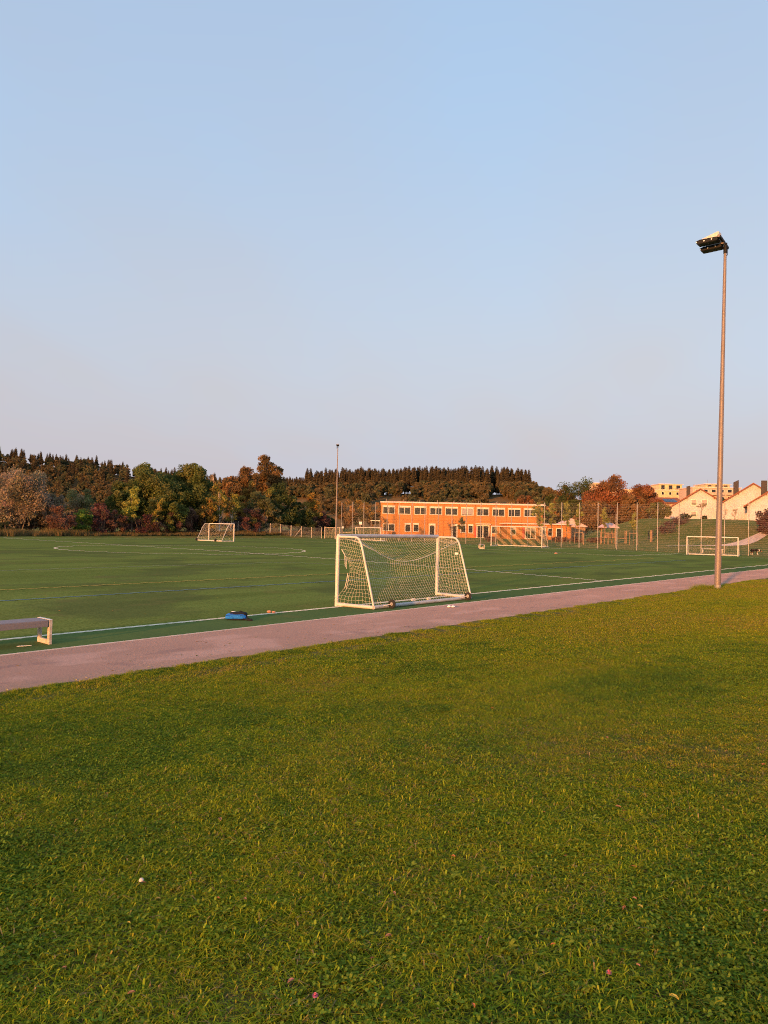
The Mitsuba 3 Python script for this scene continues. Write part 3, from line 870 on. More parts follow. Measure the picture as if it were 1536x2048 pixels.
def small_broadleaf(seed, cols):
    trunk, crown, col = broadleaf(seed, 13.0, 9.5, cols, base=.12, n=330, clumps=34, leaf=1.15, rag=.3)
    return trunk, crown, col


for i, kw in enumerate([dict(h=26, base=.36), dict(h=24, base=.28, w=6.8), dict(h=27, base=.42, w=7.0), dict(h=22, base=.16, w=7.2)]):
    a, b, c = spruce(500 + i, **kw)
    scene[f'spruce_{i}'] = {'type': 'shapegroup', 'trunk': mikit.ply(a, 'mat_spruce_bark', smooth=True), 'crown': mikit.ply(b, 'mat_needle', color=c)}
for i, cols in enumerate([[(.088, .062, .024), (.076, .058, .023)], [(.068, .064, .024), (.080, .068, .025)], [(.110, .074, .025), (.092, .068, .026)], [(.050, .050, .02), (.060, .056, .022)]]):
    a, b, c = small_broadleaf(520 + i, cols)
    scene[f'wood_{i}'] = {'type': 'shapegroup', 'trunk': mikit.ply(a, 'mat_bark', smooth=True), 'crown': mikit.ply(b, 'mat_leaf', color=c)}


def plant(group, x, y, s, rot, zs=1.0):
    return {'type': 'instance', 'to_world': T().translate([x, y, float(gz(x, y)) - .3]).rotate([0, 0, 1], rot).scale([s, s, s * zs]), 'group': {'type': 'ref', 'id': group}}


rr = random.Random(21)


def along(u):
    """Point of the ridge polyline at u (segment index + fraction), with its downhill direction towards the field."""
    i = min(int(u), len(RIDGE) - 2); t = u - i
    p = RIDGE[i, :2] * (1 - t) + RIDGE[i + 1, :2] * t
    d = unit(RIDGE[i + 1, :2] - RIDGE[i, :2]); n_ = V([-d[1], d[0]])
    if n_ @ (CAM[:2] - p) < 0:
        n_ = -n_
    return p, d, n_


# tall conifers along the crest, one by one
n = 0
for row, off in enumerate((27.0, 21.0, 14.0, 7.0, 0.0, -8.0)):
    u0, u1 = 3.80, 6.97
    u = u0 + rr.uniform(0, .03)
    while u < u1:
        p, d, nn = along(u)
        q = p + nn * (off + rr.uniform(-2.5, 2.5))
        seg = np.linalg.norm(RIDGE[min(int(u), 9) + 1, :2] - RIDGE[min(int(u), 9), :2])
        s = rr.uniform(.74, .88) * (1.0 if u > 4.15 else .72)
        d_ = plant(f'spruce_{rr.choice([0, 1, 2, 0, 2, 3])}', q[0], q[1], s, rr.uniform(0, 360))
        if row < 3:
            k = key_for('conifer_tree')
            scene[k] = d_
            label(k, 'tall dark conifer in the dense stand on the ridge behind the orange school', 'tree', 'tall conifers on the wooded ridge')
        else:
            n += 1
            scene[f'forest__{n:03d}'] = d_
        u += rr.uniform(2.6, 4.4) / seg
for u in np.arange(.35, 3.9, .0072):        # mixed wood on the left-hand hill
    p, d, nn = along(u)
    for _ in range(2):
        off = rr.uniform(-14, 150)
        q = p + nn * off + d * rr.uniform(-4, 4)
        con = rr.random() < (.85 if off < 12 else .22)
        n += 1
        scene[f'forest__{n:03d}'] = plant(f'spruce_{rr.choice([1, 3, 3])}' if con else f'wood_{rr.choice([0, 1, 2, 3, 0, 3])}', q[0], q[1], rr.uniform(.55, .8) if con else rr.uniform(.65, 1.15), rr.uniform(0, 360))
for u in np.arange(3.7, 9.6, .0095):        # leafy slope below the conifers
    p, d, nn = along(u)
    for _ in range(2):
        off = rr.choice([rr.uniform(24, 58), rr.uniform(26, 70), rr.uniform(33, 175)]) if u < 7.0 else rr.uniform(-30, 150)
        q = p + nn * off
        n += 1
        scene[f'forest__{n:03d}'] = plant(f'wood_{rr.choice([0, 1, 2, 3])}', q[0], q[1], rr.uniform(.55, .95), rr.uniform(0, 360))
label('forest', 'mixed autumn wood covering the hillsides behind the field', 'forest', kind='stuff')


# ---------------------------------------------------------------- goals
def ease(t):
    return t * t * (3 - 2 * t)


def net_patch(P, nu, nv):
    """Strand segments of a net over the surface P(u, v) in the unit square."""
    U, W = np.meshgrid(np.linspace(0, 1, nu + 1), np.linspace(0, 1, nv + 1), indexing='ij')
    X = P(U, W)
    a = np.stack([X[:-1], X[1:]], 2).reshape(-1, 2, 3)
    b = np.stack([X[:, :-1], X[:, 1:]], 2).reshape(-1, 2, 3)
    return np.concatenate([a, b])


def lerp4(A, B, C, D):
    """Bilinear patch: A at (0,0), B (1,0), C (1,1), D (0,1)."""
    A, B, C, D = map(lambda q: V(q, dtype=float), (A, B, C, D))
    return lambda U, W: (A * ((1 - U) * (1 - W))[..., None] + B * (U * (1 - W))[..., None] + C * (U * W)[..., None] + D * ((1 - U) * W)[..., None])


def jitter(X, amp, seed):
    return X + (np.stack([meshkit.noise(X * 3.1 + 10 * k, seed + k) for k in range(3)], -1) - .5) * 2 * amp


FL, FR, BL, BR = V([-17.45, .16, 0]), V([-12.35, .43, 0]), V([-17.25, -1.07, 0]), V([-12.47, -1.04, 0])
GH = 2.0
up3 = V([0, 0, 1.0])


def big_goal():
    g = thing('mobile_goal', 'largest white goal, standing on the path edge with sagging net and two black wheels', 'goal')
    r = .056
    for P in (FL, FR):
        obj('post', tube([P, P + up3 * (GH - .01)], r, 14), 'mat_white_metal', g, smooth=40)
    obj('crossbar', tube([FL + up3 * (GH + .0), FR + up3 * (GH + .0)], r, 14), 'mat_grey_bar', g, smooth=40)
    bends = []
    for F_, B_ in ((FL, BL), (FR, BR)):
        d = B_ - F_
        t0 = F_ + up3 * (GH - .02)
        c = F_ + d * .60 + up3 * (GH - .02)
        low = B_ + up3 * .10
        pts = [t0 + d * .03, F_ + d * .45 + up3 * (GH - .02)]
        for t in np.linspace(0, 1, 7):
            a = F_ + d * .45 + up3 * (GH - .02); b = c * .86 + low * .14
            pts.append(a * (1 - t) ** 2 + c * 2 * t * (1 - t) + b * t * t)
        pts.append(low)
        bends.append(c * .93 + low * .07)
        obj('side_stanchion', tube(pts, .031, 10), 'mat_white_metal', g, smooth=60)
        obj('side_ground_bar', tube([F_ + up3 * .055, B_ + up3 * .055], .05, 12), 'mat_white_metal', g, smooth=40)
    obj('rear_ground_bar', tube([BL + up3 * .055, BR + up3 * .055], .052, 12), 'mat_grey_bar', g, smooth=40)
    L, R_ = bends

    def fold(u):
        sag = .60 * np.sin(np.pi * np.clip(u, 0, 1) ** .92) ** 1.25
        q = L * (1 - u)[..., None] + R_ * u[..., None]
        return q - np.stack([sag * 0, -sag * .30, sag], -1)

    def roof(U, W):
        a = (FL + up3 * (GH - .05)) * (1 - U)[..., None] + (FR + up3 * (GH - .05)) * U[..., None]
        X = a * (1 - W)[..., None] + fold(U) * W[..., None]
        X[..., 2] -= .10 * np.sin(np.pi * W) * np.sin(np.pi * U)
        return jitter(X, .02, 3)

    def rear(U, W):
        b = (BL + up3 * .10) * (1 - U)[..., None] + (BR + up3 * .10) * U[..., None]
        X = b * (1 - W)[..., None] + fold(U) * W[..., None]
        X[..., 1] += .16 * np.sin(np.pi * W) * np.sin(np.pi * U) ** .5
        return jitter(X, .025, 7)

    def side(F_, B_, bend, torn):
        def P(U, W):
            top = np.minimum(W * 1.0, 1)
            X = lerp4(F_ + up3 * .10, B_ + up3 * .10, bend, F_ + up3 * (GH - .06))(U, W)
            if torn:   # the net has come off the post and hangs inwards
                pull = .36 * np.sin(np.pi * np.clip(W * 1.02, 0, 1)) ** 1.5 * (1 - U) ** 1.2
                X = X + pull[..., None] * (B_ - F_) / np.linalg.norm(B_ - F_) + np.stack([.10 * np.sin(np.pi * W) * (1 - U), 0 * U, 0 * U], -1)
            return jitter(X, .03 if torn else .025, 11)
        return P
    obj('rear_net', threads(net_patch(rear, 44, 17), .0021), 'mat_net', g)
    obj('roof_net', threads(net_patch(roof, 44, 8), .0021), 'mat_net', g)
    sl = threads(net_patch(side(FL, BL, L, True), 10, 17), .0021)
    sr = threads(net_patch(side(FR, BR, R_, False), 10, 17), .0021)
    obj('side_net', sl, 'mat_net', g, text='torn side net hanging loose from the post')
    obj('side_net', sr, 'mat_net', g)
    edge = np.array([fold(V([u]))[0] for u in np.linspace(0, 1, 24)])
    obj('net_rope', tube(edge, .008, 5), 'mat_net', g, smooth=True)
    # torn strips at the left post
    sp = [FL + V([.05, -.10, 1.62]), FL + V([.09, -.20, 1.45]), FL + V([.07, -.24, 1.12])]
    sp2 = [FL + V([.10, -.32, .95]), FL + V([.07, -.30, .72]), FL + V([.09, -.22, .52])]
    for s in (sp, sp2):
        obj('net_strip', join([tube(s, .010, 5), tube(V(s) + V([.03, -.02, -.05]), .007, 5)]), 'mat_net', g, smooth=True)
    for x, y, z in ((-13.55, -.35, 1.60),):
        obj('net_tag', rbox((-12.41, -.40, 1.45), (.012, .12, .07), .004), 'mat_paper', g)
    # wheels on brackets at the rear bar
    d = unit(BR - BL)
    nrm = V([d[1], -d[0], 0])
    for s in (.115, .905):
        c = BL + (BR - BL) * s + nrm * .20 + up3 * .135
        tyre = lathe([(.055, -.028), (.095, -.032), (.122, -.022), (.130, 0), (.122, .022), (.095, .032), (.055, .028)], 28)
        hub = lathe([(.0, -.022), (.05, -.022), (.057, -.01), (.057, .01), (.05, .022), (0, .022)], 20)
        A = V([nrm, up3, d])    # the wheel's own axis lies along the bar
        w = obj('wheel', (tyre[0] @ A + c, tyre[1]), 'mat_rubber', g, smooth=35)
        obj('hub', (hub[0] @ A + c, hub[1]), 'mat_fence_steel', w, smooth=35)
        arm = c - nrm * .20 - up3 * .07
        obj('wheel_bracket', join([bar(arm - d * .20 + up3 * .0, c - d * .045, .035, .012), bar(arm + d * .10, c + d * .045, .035, .012), tube([c - d * .06, c + d * .06], .012, 8)]), 'mat_white_metal', g)
    for s, zz in ((.40, .14), (.56, .13)):
        c = BL + (BR - BL) * s
        obj('net_weight', hull([c + V([a * .07, b * .03 + .12, zz + e * .03]) for a in (-1, 1) for b in (-1, 1) for e in (-1, 1)] + [c + V([0, .12, zz + .055])]), 'mat_net', g, smooth=30)


big_goal()


def plain_goal(text, front0, front1, back, h, z0=0.0, net='plain', wheels=False, depth_top=.35, post=.06, net_r=.0026):
    """A goal whose posts stand at front0 and front1 and whose rear bar lies along 'back' (an offset)."""
    g = thing('football_goal', text, 'goal')
    a, b, o = V([*front0, z0]), V([*front1, z0]), V([*back, 0.0])
    for P in (a, b):
        obj('post', tube([P, P + up3 * h], post, 10), 'mat_white_metal', g, smooth=40)
    obj('crossbar', tube([a + up3 * h, b + up3 * h], post, 10), 'mat_white_metal', g, smooth=40)
    for P in (a, b):
        obj('side_stanchion', tube([P + up3 * h, P + o * depth_top + up3 * h, P + o * .55 + up3 * h * .8, P + o + up3 * .06], post * .5, 8), 'mat_white_metal', g, smooth=60)
        obj('side_ground_bar', tube([P + up3 * .05, P + o + up3 * .05], post * .8, 8), 'mat_white_metal', g, smooth=40)
    obj('rear_ground_bar', tube([a + o + up3 * .06, b + o + up3 * .06], post * .95, 8), 'mat_white_metal', g, smooth=40)
    W_ = np.linalg.norm(b - a)
    nu = int(W_ / .16)
    ta, tb = a + o * depth_top + up3 * h, b + o * depth_top + up3 * h

    def rear(U, Wv):
        X = lerp4(a + o + up3 * .08, b + o + up3 * .08, tb, ta)(U, Wv)
        X[..., 2] -= .22 * np.sin(np.pi * U) * Wv ** 2
        return jitter(X, .05, 5)
    if net == 'banded':     # broad diagonal bands of two colours
        segs = net_patch(rear, int(W_ / .085), int(h / .085))
        m = segs.mean(1); u = ((m - a) @ (b - a)) / W_
        band = np.floor((u + m[:, 2] * .95) / .62) % 2 == 0
        obj('rear_net', threads(segs[band], .010), 'mat_net_tan', g, text='pale diagonal bands of the net')
        obj('rear_net', threads(segs[~band], .011), 'mat_net_green', g, text='dark green diagonal bands of the net')
    else:
        obj('rear_net', threads(net_patch(rear, nu, 13), net_r), 'mat_net', g)
    for P, tp in ((a, ta), (b, tb)):
        obj('side_net', threads(net_patch(lambda U, Wv, P=P, tp=tp: jitter(lerp4(P + up3 * .08, P + o + up3 * .08, tp, P + up3 * h)(U, Wv), .03, 6), 8, 13), net_r), 'mat_net', g)
    obj('roof_net', threads(net_patch(lambda U, Wv: lerp4(a + up3 * h, b + up3 * h, tb, ta)(U, Wv), nu, 3), net_r), 'mat_net', g)
    if wheels:
        for s in (.04, .80):
            c = a + o * 1.10 + (b - a) * s + up3 * .17
            ax = unit(b - a); n1 = unit(o)
            w = lathe([(0, -.05), (.14, -.05), (.17, 0), (.14, .05), (0, .05)], 18)
            obj('wheel', (w[0] @ V([n1, up3, ax]) + c, w[1]), 'mat_rubber', g, smooth=35)
    return g


plain_goal('white wheeled goal on the far side of the pitch by the birches', (18.95, 57.3), (18.95, 52.55), (-1.55, .15), 2.0, .30, wheels=True)
plain_goal('full size goal with dark and pale banded net in front of the school annex', (43.75, 34.15), (44.70, 27.75), (2.0, .25), 2.40, .29, net='banded', depth_top=.25)
plain_goal('empty looking white goal at the right with the lamp mast before it', (43.7, 10.80), (44.92, 6.30), (.95, .15), 1.84, .14, depth_top=.45, post=.055, net_r=.0014)
plain_goal('distant white goal partly hidden by the near goal, beside the left end of the school', (47.0, 60.0), (47.0, 55.0), (1.0, 0), 1.9, .30)

# ---------------------------------------------------------------- benches, bag, litter


def bench(text, x0, y0, L, a, z0=0.0, n_frames=2):
    """Low bench: a boarded seat between square concrete end frames; the first frame stands at x0, y0."""
    b = thing('bench', text, 'bench')
    M = T().translate([x0, y0, z0]).rotate([0, 0, 1], math.degrees(a))
    for k, yy in enumerate((-.155, 0.0, .155)):
        obj('seat_board', rbox((L / 2, yy, .445), (L - .10, .149, .012), .004), 'mat_bench_seat', b, to_world=M)
    for yy in (-.238, .238):
        obj('seat_rail', rbox((L / 2, yy, .388), (L - .10, .022, .115), .004), 'mat_bench_seat', b, to_world=M)
    for x in np.linspace(0, L, n_frames):
        f = obj('end_frame', join([rbox((x, yy, .225), (.055, .085, .448), .006) for yy in (-.205, .205)] + [rbox((x, 0, .045), (.055, .326, .086), .006)]), 'mat_concrete', b, to_world=M)
        obj('top_cap', rbox((x, 0, .453), (.06, .50, .010), .003), 'mat_white_metal', f, to_world=M)
    return b


bench('low grey bench with square concrete end frame at the left picture edge', -26.17, -.87, 4.2, math.pi)
bench('distant low bench with two square pale end frames out on the turf', 29.8, 26.3, 3.2, .62, .29)


def white_bench():
    b = thing('slat_bench', 'slim white bench standing behind the right hand goal', 'bench')
    z = float(gz(52.6, 11)) + .02
    M = T().translate([52.6, 11.0, z])
    for k in range(3):
        obj('seat_board', rbox((-.14 + .14 * k, 0, .45), (.12, 2.3, .05), .01), 'mat_white_metal', b, to_world=M)
    for s in (-1, 1):
        obj('leg', join([bar((-.17, s, .425), (-.17, s, -.05), .06), bar((.17, s, .425), (.17, s, -.05), .06), bar((-.14, s, .40), (.14, s, .40), .05)]), 'mat_white_metal', b, to_world=M)


white_bench()


def backpack():
    b = thing('backpack', 'blue and black backpack lying on the white touch line', 'backpack')
    c = V([-21.42, -.42, 0.0]); d = unit(V([.62, -.72, 0])); s = V([-d[1], d[0], 0])

    K = .82

    def blob(x0, x1, w, z0, z1, e=.62, n=20, seed=1, bumpy=.012):
        sp = trimesh.creation.icosphere(subdivisions=4)
        v = np.array(sp.vertices)
        q = np.sign(v) * np.abs(v) ** e
        q += (meshkit.fbm(v * 2.7, 3, seed)[:, None] - .5) * v * bumpy * 12
        x0, x1, w, z0, z1 = [q_ * K for q_ in (x0, x1, w, z0, z1)]
        p = c + d * ((x0 + x1) / 2) + np.outer(q[:, 0] * (x1 - x0) / 2, d) + np.outer(q[:, 1] * w / 2, s)
        p[:, 2] = np.maximum((z0 + z1) / 2 + q[:, 2] * (z1 - z0) / 2, .006)
        return p, np.array(sp.faces)
    k = obj('body', blob(-.31, .29, .36, .0, .185, seed=2), 'mat_blue_cloth', b, smooth=True)
    v, f = blob(-.22, .30, .335, .065, .225, seed=4)
    obj('back_panel', (v + s * .03, f), 'mat_black_cloth', b, smooth=True)
    v, f = blob(-.31, -.02, .26, .02, .135, seed=6)
    obj('front_pocket', (v - s * .055, f), 'mat_blue_cloth', b, smooth=True)
    obj('bottom_panel', blob(-.285, .275, .365, .0, .055, seed=5), 'mat_black_cloth', b, smooth=True)
    P = lambda x, y, z: c + (d * x + s * y + up3 * z) * K
    obj('strap', tube([P(.25, -.02, .14), P(.33, -.05, .06), P(.40, -.06, .025), P(.46, -.05, .02)], .018, 6), 'mat_black_cloth', b, smooth=True)
    obj('strap', tube([P(.22, -.14, .05), P(.33, -.19, .03), P(.42, -.22, .02), P(.50, -.2, .02)], [.014, .016, .03, .028], 6), 'mat_black_cloth', b, smooth=True)
    obj('handle', tube([P(.05, .06, .215), P(.10, .07, .25), P(.16, .07, .215)], .012, 6), 'mat_black_cloth', b, smooth=True)
    obj('zip', tube([P(-.28, -.175, .14), P(-.15, -.178, .155), P(.0, -.176, .165), P(.12, -.172, .16), P(.22, -.15, .13)], .006, 5), 'mat_black_cloth', b, smooth=True)
    obj('patch', rbox(P(-.10, .03, .222), (.10, .06, .008), .003, yaw_axes(math.atan2(d[1], d[0]))), 'mat_paper', b)


backpack()


def crumple(seed, size, c, flat=.55):
    r = np.random.default_rng(seed)
    sp = trimesh.creation.icosphere(subdivisions=3)
    v = np.array(sp.vertices)
    v = v * (.65 + .7 * meshkit.fbm(v * 2.4 + seed, 3, seed))[:, None] * V(size) / 2
    v[:, 2] = np.maximum(v[:, 2] * flat, -size[2] * .3)
    v[:, 2] -= v[:, 2].min()
    return v + c, np.array(sp.faces)


k = thing('paper_scrap', 'crumpled white paper, two lumps, on the path beside the near goal', 'litter')
obj('lump', crumple(3, (.11, .10, .10), V([-15.14, -2.10, .004])), 'mat_paper', k, smooth=25)
obj('lump', crumple(5, (.12, .09, .09), V([-15.04, -2.18, .004])), 'mat_paper', k, smooth=25)
k = thing('orange_wrapper', 'crumpled orange wrapper lying on the white touch line right of the backpack', 'litter')
obj('lump', crumple(8, (.12, .10, .10), V([-19.98, .10, .012])), 'mat_orange_litter', k, smooth=25)
obj('lump', crumple(9, (.10, .08, .07), V([-19.90, .01, .012])), 'mat_orange_litter', k, smooth=25)
obj('white_stick', rbox((-26.60, -1.03, .013), (.24, .016, .010), .004, yaw_axes(-.35)), 'mat_paper', None, text='thin white stick lying on the turf below the near bench', cat='stick')
obj('marker_disc', (lambda vf: (vf[0] + V([27.9, 17.1, crown_z(17.1)]), vf[1]))(lathe([(0, .075), (.05, .075), (.16, .015), (.16, 0), (0, 0)], 20)), 'mat_orange_litter', None, smooth=30, text='small flat tan training cone far out on the turf', cat='cone')
for i, (x, y, s) in enumerate(((-24.6, -3.2, .03), (-27.15, -3.55, .025), (-20.1, -1.95, .02), (-22.9, -3.9, .022))):
    pass

# ---------------------------------------------------------------- lamp masts


def mast(text, x, y, a, z0=0.0, H=14.4, lamps=2, lean=0.0):
    t = thing('lamp_mast', text, 'floodlight mast')
    M = T([[1, 0, .655 * lean, x], [0, 1, -.755 * lean, y], [0, 0, 1, z0], [0, 0, 0, 1]]).rotate([0, 0, 1], math.degrees(a))   # not quite plumb
    hs = np.linspace(-.2, H, 12)
    obj('pole', tube([(0, 0, h) for h in hs], np.interp(hs, [0, H], [.130, .056]), 20), 'mat_galvanised', t, smooth=40, to_world=M)
    obj('pole_collar', lathe([(.131, .02), (.139, .02), (.139, .14), (.131, .16)], 20), 'mat_rod', t, smooth=40, to_world=M)
    obj('access_door', rbox((-.04, -.125, 1.1), (.09, .02, .42), .008), 'mat_galvanised', t, to_world=M)
    obj('crossarm', join([bar((-.80, 0, H + .13), (.36, 0, H - .02), .08, .10) if lamps > 1 else bar((-.2, 0, H), (.2, 0, H), .08, .1), tube([(0, 0, H - .35), (0, 0, H + .08)], .075, 12)]), 'mat_black_plastic', t, to_world=M)
    obj('cable', tube([(.14, -.02, H + .02), (.23, -.03, H - .18), (.20, -.03, H - .36), (.07, -.03, H - .45)], .014, 6), 'mat_black_plastic', t, smooth=True, to_world=M)
    for k in range(lamps):
        xo = -.64 + k * .52 if lamps > 1 else 0; zo = H + .13 - k * .13
        L, w = .94, .40
        l = obj('floodlight', hull([(xo + sx * w / 2, yy, zo + zz) for sx in (-1, 1) for yy, zz in ((.06, -.10), (.10, .0), (L - .16, .03), (L, -.02), (L - .05, -.14), (.10, -.14))]), 'mat_black_plastic', t, to_world=M)
        obj('driver_housing', hull([(xo + sx * w * .43, yy, zo + zz) for sx in (-1, 1) for yy, zz in ((.04, .01), (.03, .21), (.14, .20), (L - .25, .045), (L - .25, .03))]), 'mat_white_metal', l, to_world=M)
        obj('lens_plate', rbox((xo, L * .52, zo - .146), (w * .84, L * .78, .016), .004), 'mat_lamp_glass', l, to_world=M)
        for q in range(3):
            obj('bracket_screw', tube([(xo - w / 2 - .012, .30 + q * .30, zo - .06), (xo - w / 2 + .01, .30 + q * .30, zo - .06)], .026, 10), 'mat_lens', l, to_world=M)
        obj('lamp_hinge', tube([(xo - .2, .03, zo + .02), (xo + .2, .03, zo + .02)], .06, 10), 'mat_galvanised', l, to_world=M)
    return t


mast('tall grey lamp mast standing in the lawn at the right with two black floodlights', -.28, -5.07, 0.0, float(gz(-.28, -5.07)), lean=.012)
mast('slender distant lamp mast in front of the wooded ridge, seen above the near goal', 48.2, 65.3, math.atan2(-.656, -.755) - math.pi / 2, .40, lamps=1)


# ---------------------------------------------------------------- fences
def ball_fence():
    t = thing('ball_fence', 'high steel mesh ball fence behind the goals with slim posts', 'fence')
    ys = [65.9 - 2.37 * k for k in range(28)]
    ztop = lambda y: 5.62 + (y - 7.2) * .0079
    zb = lambda y: float(np.interp(y, [0, 7, 16, 23, 33, 66], [.08, .12, .21, .29, .42, .48]))
    for k, y in enumerate(ys):
        obj('post', join([box((50, y, (zb(y) - .3 + ztop(y)) / 2), (.07, .07, ztop(y) - zb(y) + .3)), box((50, y, ztop(y) + .012), (.08, .08, .02))]), 'mat_fence_steel', t)
    for k, (y0, y1) in enumerate(zip(ys[:-1], ys[1:])):
        segs = []
        for h in np.arange(.08, 5.3, .2):
            z0, z1 = zb(y0) + h, zb(y1) + h
            segs += [[(49.985, y0 - .035, z0), (49.985, y1 + .035, z1)], [(50.012, y0 - .035, z0), (50.012, y1 + .035, z1)]]
        a = threads(V(segs), .0038)
        n_ = int((y0 - y1) / .10)
        b = threads(V([[(50, yy, zb(yy) + .05), (50, yy, zb(yy) + 5.3)] for yy in np.linspace(y0 - .05, y1 + .05, n_)]), .0017)
        obj('mesh_panel', join([a, b]), 'mat_rod', t)


ball_fence()


def low_fence():
    t = thing('chain_link_fence', 'low chain link fence with pale posts below the dark trees', 'fence')
    p, q = V([35.5, 78.6]), V([49.7, 70.0])
    n_ = 11
    P = [p + (q - p) * k / (n_ - 1) for k in range(n_)]
    for k, c in enumerate(P):
        z = float(gz(*c))
        obj('post', tube([(*c, z - .2), (*c, z + 1.75)], .055, 8), 'mat_concrete', t, smooth=40)
    c0, c1 = P[-3], P[-3] + unit(q - p) * -1.0
    obj('brace', tube([(*c0, float(gz(*c0)) + 1.5), (*(c0 - unit(q - p) * 1.1), float(gz(*c0)) + .05)], .035, 6), 'mat_concrete', t, smooth=True)
    for c, e in zip(P[:-1], P[1:]):
        segs = []
        zc, ze = float(gz(*c)), float(gz(*e))
        L = np.linalg.norm(e - c)
        for s in np.arange(-1.6, L, .12):
            for sg in (1, -1):
                t0, t1 = s, s + 1.6
                pts = []
                for tt in (max(t0, 0), min(t1, L)):
                    hh = (tt - s) / 1.6 * 1.6
                    hh = hh if sg > 0 else 1.6 - hh
                    u = tt / L
                    pts.append((*(c + (e - c) * u), zc + (ze - zc) * u + .05 + hh))
                if max(t0, 0) < min(t1, L):
                    segs.append(pts)
        segs += [[(*c, zc + 1.68), (*e, ze + 1.68)], [(*c, zc + .9), (*e, ze + .9)]]
        obj('mesh_panel', threads(V(segs), .004), 'mat_fence_steel', t)


low_fence()


def gate():
    t = thing('field_gate', 'pale framed wire gate behind the distant lamp mast', 'gate')
    A, B, C = V([50.0, 69.6]), V([50.0, 67.2]), V([50.0, 66.2])
    for c in (A, B, C):
        z = float(gz(*c)) * .6 + .2
        obj('post', box((*c, z + .85), (.11, .11, 1.9)), 'mat_concrete', t)
    z = float(gz(*A)) * .6 + .2
    obj('top_rail', join([bar((50, 69.55, z + 1.74), (50, 66.2, z + 1.74), .06), bar((50, 66.2, z + 1.0), (50, 63.6, z + 1.0), .06)]), 'mat_concrete', t)
    obj('wire', threads(V([[(50, yy, z + .1), (50, yy, z + 1.7)] for yy in np.linspace(69.5, 66.3, 34)] + [[(50, 69.5, zz), (50, 66.3, zz)] for zz in z + np.arange(.15, 1.7, .2)]), .005), 'mat_fence_steel', t)


gate()


def signpost(text, x, y, h, s, word):
    t = thing('sign', text, 'sign')
    z = float(gz(x, y)) * .6 + .15
    n_ = unit(V([CAM[0] - x, CAM[1] - y, 0])); a = math.atan2(n_[1], n_[0]) + math.pi / 2
    obj('post', tube([(x, y, z - .1), (x, y, z + h)], .035, 8), 'mat_galvanised', t, smooth=40)
    obj('board', rbox((x + n_[0] * .05, y + n_[1] * .05, z + h - s / 2), (s, .02, s * .9), .006, yaw_axes(a)), 'mat_board', t)


signpost('square white sign board on a post left of the school', 47.6, 59.6, 2.75, .46, '')
signpost('small white plate sign beside the wire gate', 49.4, 65.0, 1.95, .28, '')
t = thing('steel_post', 'single slim steel post behind the ball fence near the play hut', 'post')
obj('shaft', tube([(56.0, 23.6, .2), (56.0, 23.6, 4.55)], .05, 8), 'mat_galvanised', t, smooth=40)
obj('cap', lathe([(0, 4.58), (.06, 4.57), (.06, 4.52), (.05, 4.5)], 10), 'mat_galvanised', t, to_world=T().translate([56.0, 23.6, 0]))


# ---------------------------------------------------------------- buildings
E_AX = unit(V([RIGHT[0], RIGHT[1], 0]))          # along facades
N_AX = V([E_AX[1], -E_AX[0], 0])                  # out of facades, towards the field
N_AX = N_AX if N_AX @ (CAM - V([65, 71, 0])) > 0 else -N_AX
AX = V([E_AX, N_AX, up3])


def frame_fn(O):
    O = V(O, dtype=float)
    return lambda s, n_, z: O + E_AX * s + N_AX * n_ + up3 * z


def fbox(P, s0, s1, n0, n1, z0, z1, r=0.0):
    c = P((s0 + s1) / 2, (n0 + n1) / 2, (z0 + z1) / 2)
    size = (s1 - s0, n1 - n0, z1 - z0)
    return rbox(c, size, r, AX) if r else box(c, size, AX)


def window(P, parent, s0, s1, z0, z1, panes=1, shutter=False, blind=0.0, name='window', fw=.09, glass='mat_window'):
    ring = [fbox(P, s0, s1, .0, .09, z1 - fw, z1), fbox(P, s0, s1, .0, .10, z0, z0 + fw),
            fbox(P, s0, s0 + fw, .0, .088, z0 + fw, z1 - fw), fbox(P, s1 - fw, s1, .0, .088, z0 + fw, z1 - fw)]
    w = (s1 - s0 - fw) / panes
    for k in range(1, panes):
        ring.append(fbox(P, s0 + fw / 2 + w * k - fw * .5, s0 + fw / 2 + w * k + fw * .5, .0, .086, z0 + fw, z1 - fw))
    k0 = obj(name, join(ring), 'mat_white_frame', parent)
    for k in range(panes):
        a, b = s0 + fw / 2 + w * k + fw / 2, s0 + fw / 2 + w * (k + 1) - fw / 2
        obj('pane', fbox(P, a, b, .012, .035, z0 + fw, z1 - fw), glass, k0)
        if blind:
            obj('blind', fbox(P, a, b, .04, .06, z1 - fw - (z1 - z0 - 2 * fw) * blind, z1 - fw), 'mat_blind', k0)
    if shutter:
        obj('shutter_box', fbox(P, s0 - .03, s1 + .03, .0, .15, z1 + .005, z1 + .20, .02), 'mat_white_frame', k0)
    return k0


